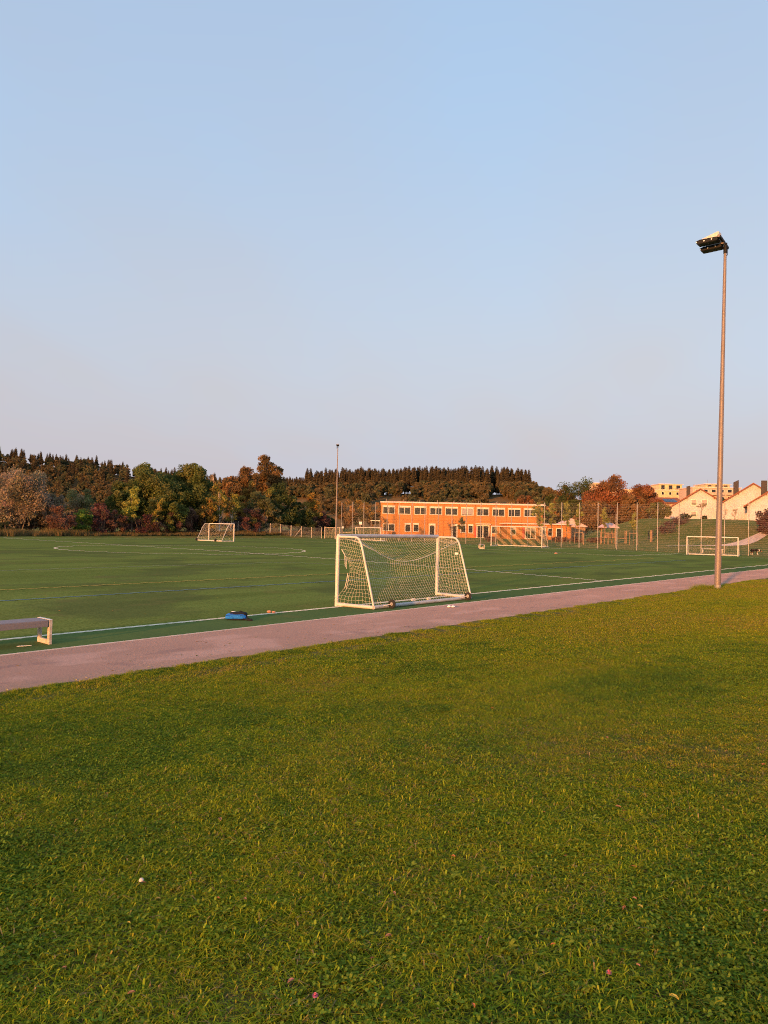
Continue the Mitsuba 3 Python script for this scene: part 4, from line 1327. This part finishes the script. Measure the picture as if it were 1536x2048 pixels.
def school():
    t = thing('school_building', 'two storey orange container school with white framed windows and flat roof', 'school')
    P = frame_fn((65.52, 71.27, .62))
    m, L = 2.80, 29.2
    wl = obj('wall', join([fbox(P, 0.02, 28.0, -9, -.06, -.4, 6.1), fbox(P, 28.0, L, -9, -1.6, -.4, 6.1)]), 'mat_joint', t)
    for k in range(10):
        for z0, z1 in ((.02, 3.06), (3.10, 6.06)):
            obj('panel', fbox(P, k * m + .03, (k + 1) * m - .03, -.06, 0.0, z0, z1, .012), 'mat_orange_panel', wl)
    for k in range(3):
        obj('panel', fbox(P, -.02, .02, -3 * k - 2.97, -3 * k - .07, .02, 6.06), 'mat_orange_panel', wl)
    obj('plinth', fbox(P, 0, 28, -.05, -.01, -.4, .012), 'mat_concrete', t)
    r = obj('roof', fbox(P, -.15, L + .1, -9.2, .22, 6.07, 6.32, .03), 'mat_roof_edge', t)
    obj('roof_cover', fbox(P, .0, L - .1, -9.0, .05, 6.322, 6.36), 'mat_flat_roof', r)
    for s in (.9, 4.1, 7.0, 10.2, 13.2, 17.6, 21.0, 24.8):
        obj('roof_vent', tube([P(s, -2.0, 6.3), P(s, -2.0, 6.3 + .45 + .1 * (s % 1))], .06, 8), 'mat_galvanised', r, smooth=40)
    for k in range(10):
        c = k * m + m / 2
        window(P, t, c - 1.10, c + 1.10, 4.06, 5.38, 2, True, .92 if k == 5 else 0)
    window(P, t, .38, 2.5, 1.02, 2.34, 2, False, 0)
    for a, b in ((4.3, 5.34), (5.8, 6.8), (14.2, 15.2), (15.6, 16.5), (19.8, 20.8), (21.2, 22.2), (22.6, 23.7)):
        window(P, t, a, b, .95, 2.34, 1, True if a < 16 else False, 0)
    for a, b in ((8.6, 9.75), (12.7, 13.7)):
        k = window(P, t, a, b, .02, 2.32, 1, True, 0, name='door', fw=.14)
        obj('handle', fbox(P, b - .30, b - .25, .04, .09, 1.0, 1.15), 'mat_galvanised', k)
    k = window(P, t, 17.1, 19.4, .02, 2.42, 2, False, 0, name='entrance', fw=.16)
    obj('awning', fbox(P, 16.9, 19.6, .0, .6, 2.55, 2.68, .02), 'mat_white_frame', k)
    obj('red_panel', fbox(P, 16.75, 17.1, .02, .12, .3, 2.2), 'mat_red', t, text='red sheet beside the glazed entrance')
    for k in range(1, 10, 3):
        obj('downpipe', tube([P(k * m, .06, .05), P(k * m, .06, 6.05)], .04, 8), 'mat_orange_panel', t, smooth=40)
    obj('low_wall', fbox(P, .1, 2.0, 1.2, 1.35, -.3, 1.0), 'mat_orange_panel', t)
    cn = obj('canopy_roof', fbox(P, -1.8, -.1, -.9, .7, 2.75, 2.9, .02), 'mat_white_frame', t)
    for s, q in ((-1.7, .6), (-1.7, -.8), (-.25, .6)):
        obj('canopy_post', tube([P(s, q, -.3), P(s, q, 2.76)], .05, 8), 'mat_galvanised', cn, smooth=40)


school()


def annex():
    t = thing('school_annex', 'single storey orange annex with pale flat roof right of the school', 'school')
    P = frame_fn((74.27, 50.53, .80))
    L = 10.85
    wl = obj('wall', fbox(P, .0, L, -7, -.05, -.4, 2.48), 'mat_joint', t)
    for k in range(5):
        obj('panel', fbox(P, k * L / 5 + .02, (k + 1) * L / 5 - .02, -.05, 0, .02, 2.46, .012), 'mat_orange_panel', wl)
    r = obj('roof', fbox(P, -.2, L + .7, -7.4, .55, 2.49, 2.66, .03), 'mat_roof_edge', t)
    obj('roof_cover', fbox(P, -.1, L + .6, -7.2, .4, 2.662, 2.69), 'mat_flat_roof', r)
    obj('end_glazing', fbox(P, L + .003, L + .05, -5.5, -.6, .3, 2.2), 'mat_window', t)
    for s in (L + .55,):
        obj('roof_post', tube([P(s, .4, -.4), P(s, .4, 2.5)], .05, 8), 'mat_galvanised', t, smooth=40)
    k = window(P, t, 3.0, 4.85, .04, 1.95, 2, False, .3, name='glazed_door', fw=.12)
    obj('awning', fbox(P, 2.8, 6.6, .0, .5, 2.05, 2.16, .02), 'mat_white_frame', t)
    window(P, t, 5.5, 6.55, .55, 1.95, 1, False, .3)
    window(P, t, 6.85, 7.65, .55, 1.95, 1, False, 0)
    window(P, t, 8.25, 9.35, .04, 1.95, 1, False, 0, name='door', fw=.13)
    window(P, t, .5, 1.5, .6, 1.9, 1, False, .3)
    obj('red_panel', fbox(P, 2.55, 2.95, .02, .12, .1, 1.9), 'mat_red', t)


annex()


def house(text, apex, half, drop, turn=0.0, depth=11.0, base=3.6, wins=(), chim=(), mat_wall='mat_plaster', eave=.65):
    """Gabled house whose gable looks at the field; apex is the gable's top point."""
    global E_AX, N_AX, AX
    keep = E_AX, N_AX, AX
    a = math.atan2(CAM[1] - apex[1], CAM[0] - apex[0]) + turn
    N_AX = V([math.cos(a), math.sin(a), 0]); E_AX = V([-N_AX[1], N_AX[0], 0]); AX = V([E_AX, N_AX, up3])
    t = thing('house', text, 'house')
    O = V([apex[0], apex[1], 0.0])
    e_, n0 = E_AX, N_AX
    P = lambda s, n_, z: O + e_ * s + n0 * n_ + up3 * z
    za = apex[2]; ze = za - drop
    g = [P(-half, 0, base), P(half, 0, base), P(half, 0, ze), P(0, 0, za), P(-half, 0, ze)]
    h = [q - N_AX * depth for q in g]
    obj('wall', hull(g + h), mat_wall, t)
    k = drop / half
    th = .24

    def slope(sg):
        pts = []
        for s in (0.0, half + eave):
            for n_ in (.55, -depth - .4):
                for dz in (.02, th):
                    pts.append(P(sg * (s + .0), n_, za + dz - k * s))
        return hull(pts)
    r = obj('roof', slope(-1), 'mat_tile_red', t)
    r2 = obj('roof', slope(1), 'mat_tile_red', t)
    for sg, rk in ((-1, r), (1, r2)):
        e = half + eave
        obj('gutter', tube([P(sg * (e + .05), .5, za - k * e + .05), P(sg * (e + .05), -depth - .3, za - k * e + .05)], .08, 8), 'mat_rod', rk, smooth=40)
        obj('verge_board', bar(P(0, .58, za - .03), P(sg * e, .58, za - .03 - k * e), .05, .20, up=N_AX), 'mat_tile_red', rk)
        # purlin ends below the roof overhang
        for u in (.45, .97):
            s = sg * half * u
            obj('purlin_end', fbox(P, s - .09, s + .09, .0, .5, za - k * abs(s) - .30, za - k * abs(s) - .10), 'mat_tile_red', rk)
    for s, n_, w, top, slant in chim:
        zb_ = za - k * abs(s) - .3
        ck = obj('chimney', hull([P(s + a * w / 2, n_ + b * w * .8, zb_) for a in (-1, 1) for b in (-1, 1)] + [P(s - w / 2, n_ + b * w * .8, top - slant) for b in (-1, 1)] + [P(s + w / 2, n_ + b * w * .8, top) for b in (-1, 1)]), 'mat_chimney', r if s < 0 else r2)
    for (s0, s1, z0, z1, bl) in wins:
        window(P, t, s0, s1, z0, z1, 1, False, bl, fw=.10)
    E_AX, N_AX, AX = keep


house('first white gabled house from the left, with two upper windows', (128.67, 36.37, 11.75), 5.9, 3.85, base=3.8,
      wins=((-1.85, -.65, 8.35, 9.65, .72), (.20, 1.40, 8.35, 9.65, .72), (-1.85, -.65, 5.9, 7.1, .6)), chim=((-2.45, -4.0, .75, 12.75, .15),))
house('second white gabled house, with dark slanted chimney, right of the lamp mast', (125.17, 25.13, 12.45), 5.9, 3.98, base=3.8, chim=((-3.2, -4.0, 1.0, 13.5, .5), (3.6, -7, .7, 12.9, 0)))
house('third white gabled house, cut by the right picture edge', (117.83, 18.34, 11.85), 5.8, 3.90, base=3.6, chim=((-3.1, -4.0, 1.0, 12.75, .0),))


def back_house():
    t = thing('house', 'house with red tiled roof and dark solar panel behind the first white house', 'house')
    P = frame_fn((167.4, 56.9, 0))
    obj('wall', fbox(P, -2.6, 3.4, -8, 0, 4.0, 10.6), 'mat_pink_plaster', t)
    r = obj('roof', hull([P(s, n_, z) for s in (-3.2, 4.0) for n_, z in ((.7, 10.5), (.7, 10.3), (-4.0, 12.2), (-8.7, 10.5), (-8.7, 10.3))]), 'mat_tile_red', t)
    a, b = V([0, .7, 10.5]), V([0, -4.0, 12.2])
    d = (b - a)
    c0, c1 = a + d * .12 + V([0, .0, .06]), a + d * .62 + V([0, 0, .06])
    for k in range(3):
        obj('solar_panel', hull([P(-.9 + 1.15 * k + s, q[1], q[2] + z) for s in (0, 1.1) for q in (c0, c1) for z in (0, .05)]), 'mat_solar', r)
    for s in (-2, .2, 2.2):
        window(P, t, s - .5, s + .5, 8.2, 9.6, 1, False, 0)


back_house()


def flats(text, O, L, floors, top, pent=None, wallm='mat_yellow_plaster', balcony=False, depth=14.0, base=3.0):
    t = thing('apartment_block', text, 'apartment building')
    P = frame_fn((O[0], O[1], 0))
    obj('wall', fbox(P, 0, L, -depth, 0, base, top), wallm, t)
    r = obj('roof', fbox(P, -.3, L + .3, -depth - .3, .35, top + .002, top + .32), 'mat_roof_edge', t)
    if pent:
        p0, p1, ph = pent
        w = obj('penthouse', fbox(P, p0, p1, -depth + 2, -1.6, top + .322, top + ph), 'mat_yellow_plaster', t)
        obj('penthouse_roof', fbox(P, p0 - .5, p1 + .5, -depth + 1.6, -1.0, top + ph + .002, top + ph + .25), 'mat_roof_edge', w)
        n_ = max(2, int((p1 - p0) / 3.2))
        for k in range(n_):
            s = p0 + (k + .5) * (p1 - p0) / n_
            obj('penthouse_window', fbox(P, s - .8, s + .8, -1.6, -1.53, top + .7, top + ph - .35), 'mat_window', w)
        for k in range(int(L / 3)):
            obj('railing_post', fbox(P, k * 3 + .4, k * 3 + .5, -.35, -.25, top + .322, top + 1.2), 'mat_rod', r)
        obj('railing', fbox(P, .4, L - .4, -.33, -.27, top + 1.2, top + 1.27), 'mat_rod', r)
    for f in range(floors):
        z = top - 2.9 * (f + 1) + .9
        for k in range(int(L / 3.3)):
            s = 1.2 + k * 3.3
            window(P, t, s, s + (1.9 if balcony else 1.2), z, z + 1.45, 1, False, .3 if (k * 7 + f * 3) % 5 == 0 else 0, fw=.12)
        if balcony:
            for k in range(int(L / 6.6)):
                s = .6 + k * 6.6
                bk = obj('balcony', join([fbox(P, s, s + 5.2, .03, 1.7, z - .95, z - .80), fbox(P, s, s + 5.2, 1.58, 1.70, z - .797, z + .15)]), 'mat_pink_plaster', t)
    obj('aerial', tube([P(L * .4, -4, top), P(L * .4, -4, top + 3.6)], .05, 6), 'mat_galvanised', r)
    return t


flats('bright yellow apartment block with rooftop penthouse, far behind the first white house', (285.0, 122.9), 31.2, 3, 21.6, (20.5, 30.9, 2.9))
flats('long pinkish apartment block with balconies, behind the second white house', (277.07, 86.4), 19.8, 4, 21.3, (6.0, 16.0, 1.6), 'mat_pink_plaster', True)
flats('low pale terrace of flats half hidden by the red autumn trees', (262.0, 124.0), 12.5, 3, 21.4, (2.0, 9.0, 1.8), 'mat_pink_plaster')


def edge_house():
    t = thing('house', 'small red brown house with white gable bit at the far left edge behind bushes', 'house')
    P = frame_fn((17.2, 126.8, .6))
    obj('wall', fbox(P, -6, 6.2, -8, 0, -.5, 3.0), 'mat_tile_red', t)
    obj('roof', hull([P(s, n_, z) for s in (-6.5, 6.7) for n_, z in ((.6, 3.0), (.6, 2.85), (-4.0, 5.2), (-8.6, 3.0), (-8.6, 2.85))]), 'mat_tile_red', t)
    window(P, t, 3.6, 5.3, .8, 2.5, 2, False, 0)
    window(P, t, -3.6, -1.9, .8, 2.5, 2, False, 0)


edge_house()


def shed():
    t = thing('shed', 'small shed with pale pink pitched roof behind the annex', 'shed')
    P = frame_fn((89.6, 49.3, .7))
    obj('wall', fbox(P, 0, 5.2, -3, 0, -.4, 2.4), 'mat_wood', t)
    obj('roof', hull([P(s, n_, z) for n_ in (.4, -3.4) for s, z in ((-.3, 2.4), (-.3, 2.5), (2.6, 3.95), (5.5, 2.4), (5.5, 2.5))]), 'mat_pink_roof', t)


shed()


def play_hut():
    t = thing('play_hut', 'little playground hut with pale pink pyramid roof behind the ball fence', 'playground hut')
    x, y = 68.0, 29.9; z = float(gz(x, y)) - .05
    P = frame_fn((x, y, z))
    for s in (-.75, .75):
        for n_ in (-.75, .75):
            obj('post', fbox(P, s - .06, s + .06, n_ - .06, n_ + .06, -.2, 2.35), 'mat_wood', t)
    obj('roof', hull([P(a * 1.2, b * 1.2, 2.33 + c * .05) for a in (-1, 1) for b in (-1, 1) for c in (-1, 1)] + [P(a * .65, b * .65, 2.85) for a in (-1, 1) for b in (-1, 1)] + [P(0, 0, 3.12)]), 'mat_pink_roof', t)
    obj('platform', fbox(P, -.9, .9, -.9, .9, .85, .95), 'mat_wood', t)
    for k in range(7):
        obj('railing_slat', fbox(P, -.68 + k * .2, -.55 + k * .2, .78, .82, .953, 1.6), 'mat_wood', t)
    obj('bridge', fbox(P, .95, 2.6, -.4, .4, .8, .9), 'mat_wood', t)
    for s in (2.55, 2.75):
        obj('bridge_post', fbox(P, s - .05, s + .05, -.45, -.35, -.2, 1.9), 'mat_wood', t)


play_hut()
for i, (x, y, h, w) in enumerate(((75.4, 26.5, 1.75, .28), (61.6, 30.6, 1.6, .14))):
    z = float(gz(x, y))
    obj('wooden_post', rbox((x, y, z + h / 2 - .1), (w, w, h + .2), .02), 'mat_wood', None, text=('thick orange brown wooden post on the left slope of the mound', 'thin wooden post by the grass left of the play hut')[i], cat='post')


def garden_fence():
    t = thing('garden_fence', 'dark garden fence climbing the left side of the grass mound', 'fence')
    P = [V([79.0 + 1.65 * k, 28.3 - .04 * k]) for k in range(10)]
    for c in P:
        z = float(gz(*c)); obj('post', box((*c, z + .62), (.09, .09, 1.5)), 'mat_chimney', t)
    for a, b in zip(P[:-1], P[1:]):
        za_, zb_ = float(gz(*a)), float(gz(*b))
        for h in (.35, .75, 1.15):
            obj('rail', bar((*a, za_ + h), (*b, zb_ + h), .03, .05), 'mat_chimney', t)


garden_fence()

# shrubs and small trees around the houses and the annex
for i, (kind, x, y, h, w, text, cat, kw) in enumerate([
        ('purple', 81.9, 26.5, 2.1, 3.4, 'brownish shrub on the mound beside the garden fence, lower one', 'shrub', {}),
        ('purple', 87.3, 26.4, 1.3, 3.6, 'brownish shrub at the top end of the garden fence', 'shrub', {}),
        ('darkgreenshrub', 104.0, 31.2, 1.2, 2.3, 'round dark clipped bush in front of the first white house', 'shrub', {}),
        ('darkgreenshrub', 102.0, 27.2, .75, 1.2, 'small dark bush at the right foot of the first white house', 'shrub', {}),
        ('paletree', 102.9, 28.1, 3.0, 2.0, 'small bare umbrella shaped tree in front of the first white house', 'tree', dict(n=120, base=.66, clumps=16, top=.3)),
        ('paletree', 100.4, 23.4, 2.0, 1.4, 'thin bare shrub before the second white house, left one', 'shrub', dict(n=90, base=.15, clumps=14)),
        ('paletree', 98.4, 21.2, 2.1, 1.4, 'thin bare shrub before the second white house, right one', 'shrub', dict(n=90, base=.15, clumps=14)),
        ('darkred', 86.2, 13.4, 4.3, 4.2, 'dark reddish conifer like bush at the right picture edge', 'shrub', dict(n=3400, top=2.5)),
        ('redshrub', 67.9, 40.6, .9, 2.6, 'low reddish shrub before the left part of the annex', 'shrub', {}),
        ('redshrub', 68.6, 37.8, .85, 3.0, 'low reddish shrub before the middle of the annex', 'shrub', {}),
        ('redshrub', 69.2, 35.2, .9, 2.8, 'low reddish shrub before the right end of the annex', 'shrub', {}),
        ('redshrub', 69.7, 32.6, .8, 2.6, 'low reddish shrub just left of the play hut', 'shrub', {}),
        ('redshrub', 62.2, 45.8, .9, 2.8, 'low rusty shrub between the school entrance and the ball fence', 'shrub', {}),
        ('brightgreen', 60.0, 60.4, .7, 3.6, 'low green bush under the left lower windows of the school', 'shrub', {})]):
    words, cols, k0 = KINDS[kind]
    kk = {**k0, 'n': 1100, 'clumps': 30, **kw}
    trunk, crown, col = broadleaf(700 + i, h, w, cols, **{**kk, 'leaf': .17 if h < 3 else .26})
    t = thing('shrub' if cat == 'shrub' else 'small_tree', text, cat)
    M = T().translate([x, y, float(gz(x, y)) - .04])
    obj('trunk', trunk, 'mat_bark', t, smooth=True, to_world=M)
    obj('crown', crown, 'mat_leaf', t, color=col, to_world=M)


# ---------------------------------------------------------------- the dog
def dog():
    import manifold3d as m3
    x, y = 55.0, 7.25
    z = float(gz(x, y))
    d = unit(V([.50, -.86, 0])); s = V([-d[1], d[0], 0])
    P = lambda a, b, c: V([x, y, z]) + d * a + s * b + up3 * c
    t = thing('dog', 'black and white dog with lowered head, walking behind the right goal', 'dog')

    def skin(bones, edge=.03):
        m = m3.Manifold()
        for a, ra, b, rb_ in bones:
            pts = []
            for c, r in ((a, ra), (b, rb_)):
                sp = trimesh.creation.icosphere(subdivisions=2).vertices * r + c
                pts += list(sp)
            m = m + m3.Manifold.hull_points(pts)
        m = m.refine_to_length(edge).to_mesh()
        mm = trimesh.Trimesh(np.array(m.vert_properties[:, :3]), np.array(m.tri_verts), process=True)
        trimesh.smoothing.filter_taubin(mm, iterations=8)
        return mm
    bones = [(P(-.34, 0, .50), .125, P(-.05, 0, .47), .135), (P(-.05, 0, .47), .135, P(.24, 0, .48), .165), (P(.24, 0, .50), .15, P(.42, 0, .48), .10),
             (P(.42, 0, .48), .10, P(.54, 0, .40), .085), (P(.54, 0, .40), .085, P(.70, 0, .33), .042)]
    for b in (-.09, .09):
        o = .06 if b > 0 else -.05
        bones += [(P(.24, b, .42), .085, P(.20 + o, b, .24), .048), (P(.20 + o, b, .24), .042, P(.24 + o, b, .05), .032), (P(.24 + o, b, .04), .036, P(.29 + o, b, .03), .028)]
        bones += [(P(-.32, b, .46), .11, P(-.26 - o, b, .29), .065), (P(-.26 - o, b, .29), .055, P(-.40 - o, b, .20), .036), (P(-.40 - o, b, .20), .034, P(-.37 - o, b, .05), .03), (P(-.37 - o, b, .04), .034, P(-.31 - o, b, .03), .028)]
    bones += [(P(-.42, 0, .52), .05, P(-.58, 0, .40), .05), (P(-.58, 0, .40), .05, P(-.70, 0, .38), .03)]
    for b in (-.06, .06):
        bones += [(P(.50, b, .46), .028, P(.47, b * 1.5, .36), .018)]
    m = skin(bones)
    v = np.array(m.vertices) - V([x, y, z])
    a, b, c = v @ d, v @ s, v[:, 2]
    col = np.tile(V([.014, .012, .012]), (len(v), 1))
    white = (c < .17) | (a < -.60) | ((a > .33) & (a < .46) & (c < .60)) | ((a > .2) & (a < .46) & (c < .38)) | ((a > .5) & (np.abs(b) < .018))
    tan = ((a > .58) & (np.abs(b) > .018)) | ((c > .15) & (c < .22) & (a < .5))
    col[tan] = V([.30, .13, .06]); col[white] = V([.60, .56, .50])
    obj('body', m, 'mat_vertex', t, smooth=True, color=col)
    obj('nose', trimesh.creation.icosphere(subdivisions=2, radius=.022).apply_translation(P(.735, 0, .335)), 'mat_black_plastic', t, smooth=True)


dog()

# ---------------------------------------------------------------- small things lying in the lawn
def on_lawn(x, y):
    return float(gz(x, y)) + .012


rl = random.Random(77)


def dead_leaf(i, x, y, L, col, text):
    r = np.random.default_rng(900 + i)
    a = r.uniform(0, 6.28)
    u = np.linspace(-1, 1, 9); wv = np.cos(u * 1.5) * (.42 + .1 * r.random())
    rows = []
    for sgn in (-1, -.5, 0, .5, 1):
        rows.append(np.column_stack([u * L / 2, sgn * wv * L / 2, .10 * L * (1 - u * u) + .22 * L * abs(sgn) + r.normal(0, .02 * L, 9)]))
    v = np.vstack(rows); n_ = 9
    v, _ = move((v, V([[0, 1, 2]])), (x, y, on_lawn(x, y) + .028), a)
    nm = f'mat_dead_leaf_{col}'
    k = obj('fallen_leaf', (v, grid_faces(5, 9)), nm, None, smooth=True)
    label(k, text, 'leaf', None)


for nm, c in (('orange', (.36, .13, .05)), ('yellow', (.32, .28, .06)), ('brown', (.26, .14, .085)), ('pink', (.36, .17, .12))):
    principled('mat_dead_leaf_' + nm, c, .7, spec=.2)
LEAVES = [
   (-29.05, -13.12, 0.06, 'orange', 'orange brown fallen leaf in the lawn, lower right middle'),
   (-28.93, -13.12, 0.035, 'pink', 'small pinkish fallen leaf just above the orange brown one'),
   (-28.99, -13.17, 0.05, 'yellow', 'yellow fallen leaf right of the orange brown one'),
   (-30.67, -11.63, 0.05, 'yellow', 'pale yellow fallen leaf standing in the grass, lower left'),
   (-30.53, -11.46, 0.035, 'yellow', 'small yellow fallen leaf above the pale yellow one, lower left'),
   (-30.88, -11.58, 0.035, 'brown', 'tan fallen leaf near the lower left corner'),
   (-30.8, -11.95, 0.05, 'brown', 'brown fallen leaf at the bottom left'),
   (-29.59, -12.22, 0.05, 'pink', 'pinkish curled leaf in the middle of the lower lawn'),
   (-29.29, -12.2, 0.035, 'orange', 'small rusty leaf in the middle of the lawn'),
   (-30.05, -12.98, 0.045, 'orange', 'rusty leaf at the bottom edge right of centre'),
   (-29.08, -12.2, 0.04, 'orange', 'small rusty leaf in the lawn right of centre, above the curled leaf'),
   (-29.89, -12.44, 0.055, 'brown', 'brown curled scrap in the lower middle lawn'),
   (-30.37, -12.36, 0.06, 'pink', 'pinkish withered leaf left of the pink blossom at the bottom'),
   (-29.56, -13.52, 0.06, 'yellow', 'yellow withered leaf at the bottom right'),
   (-29.44, -13.34, 0.03, 'pink', 'pink fallen petal leaf above the bottom right blossom'),
   (-26.21, -11.78, 0.06, 'pink', 'pinkish fallen leaf in the mid lawn right of centre'),
   (-29.52, -10.76, 0.08, 'brown', 'tan scrap of leaf in the left mid lawn'),
   (-25.7, -10.29, 0.06, 'orange', 'rusty leaf in the mid lawn under the goal'),
   (-27.85, -12.58, 0.06, 'brown', 'brown leaf in the right mid lawn'),
   (-26.36, -13.05, 0.07, 'orange', 'orange leaf at the right picture edge'),
   (-29.51, -13.01, 0.035, 'orange', 'small rusty leaf between centre and right at the bottom'),
   (-30.07, -11.7, 0.04, 'pink', 'pinkish scrap of leaf at the left lower lawn'),
   (-28.71, -13.62, 0.05, 'brown', 'brown leaf low at the right picture edge'),
]

for i, (x, y, L, col, text) in enumerate(LEAVES):
    dead_leaf(i, x, y, L * .55, col, text)


def blossom(x, y, text, h=.042, r=.010):
    k = thing('clover_blossom', text, 'flower')
    z = on_lawn(x, y)
    obj('stem', tube([(x, y, z - .01), (x + .004, y, z + h)], .0012, 5), 'mat_stem', k, smooth=True)
    g = np.random.default_rng(int(abs(x * 1000)))
    n_ = 70
    d = sphere_dirs(g, n_); d[:, 2] = np.abs(d[:, 2]) * 1.1 - .25
    o = V([x + .004, y, z + h])
    a = o + d * r * .35; b = o + d * r * 1.15
    p = np.cross(d, V([.3, .2, 1])); p /= np.linalg.norm(p, axis=1, keepdims=True)
    v = np.stack([a - p * r * .12, a + p * r * .12, b + p * r * .16, b - p * r * .16], 1).reshape(-1, 3)
    f = (np.arange(n_)[:, None, None] * 4 + V([[0, 1, 2], [0, 2, 3]])).reshape(-1, 3)
    obj('petals', (v, f), 'mat_pink_petal', k)


principled('mat_stem', (.07, .11, .03), .7)
principled('mat_pink_petal', (.62, .16, .22), .7)
principled('mat_mushroom', (.52, .46, .41), .7)
BLOSSOMS = [
   (-30.39, -12.51, 'pink clover blossom at the bottom of the lawn left of centre', 0.0105),
   (-29.58, -13.28, 'bright pink clover blossom at the bottom right', 0.0095),
]
MUSHROOM = (-30.26, -11.11)

for x, y, text, r in BLOSSOMS:
    blossom(x, y, text, r=r)
k = thing('mushroom', 'single small white round mushroom in the lawn at lower left', 'mushroom')
x, y = MUSHROOM
z = on_lawn(x, y)
cap = lathe([(.0, .022), (.007, .021), (.012, .016), (.013, .009), (.010, .006), (0, .006)], 20)
obj('cap', (cap[0] + V([x, y, z + .015]), cap[1]), 'mat_mushroom', k, smooth=40)
obj('stem', tube([(x, y, z - .03), (x, y, z + .027)], .006, 10), 'mat_mushroom', k, smooth=40)
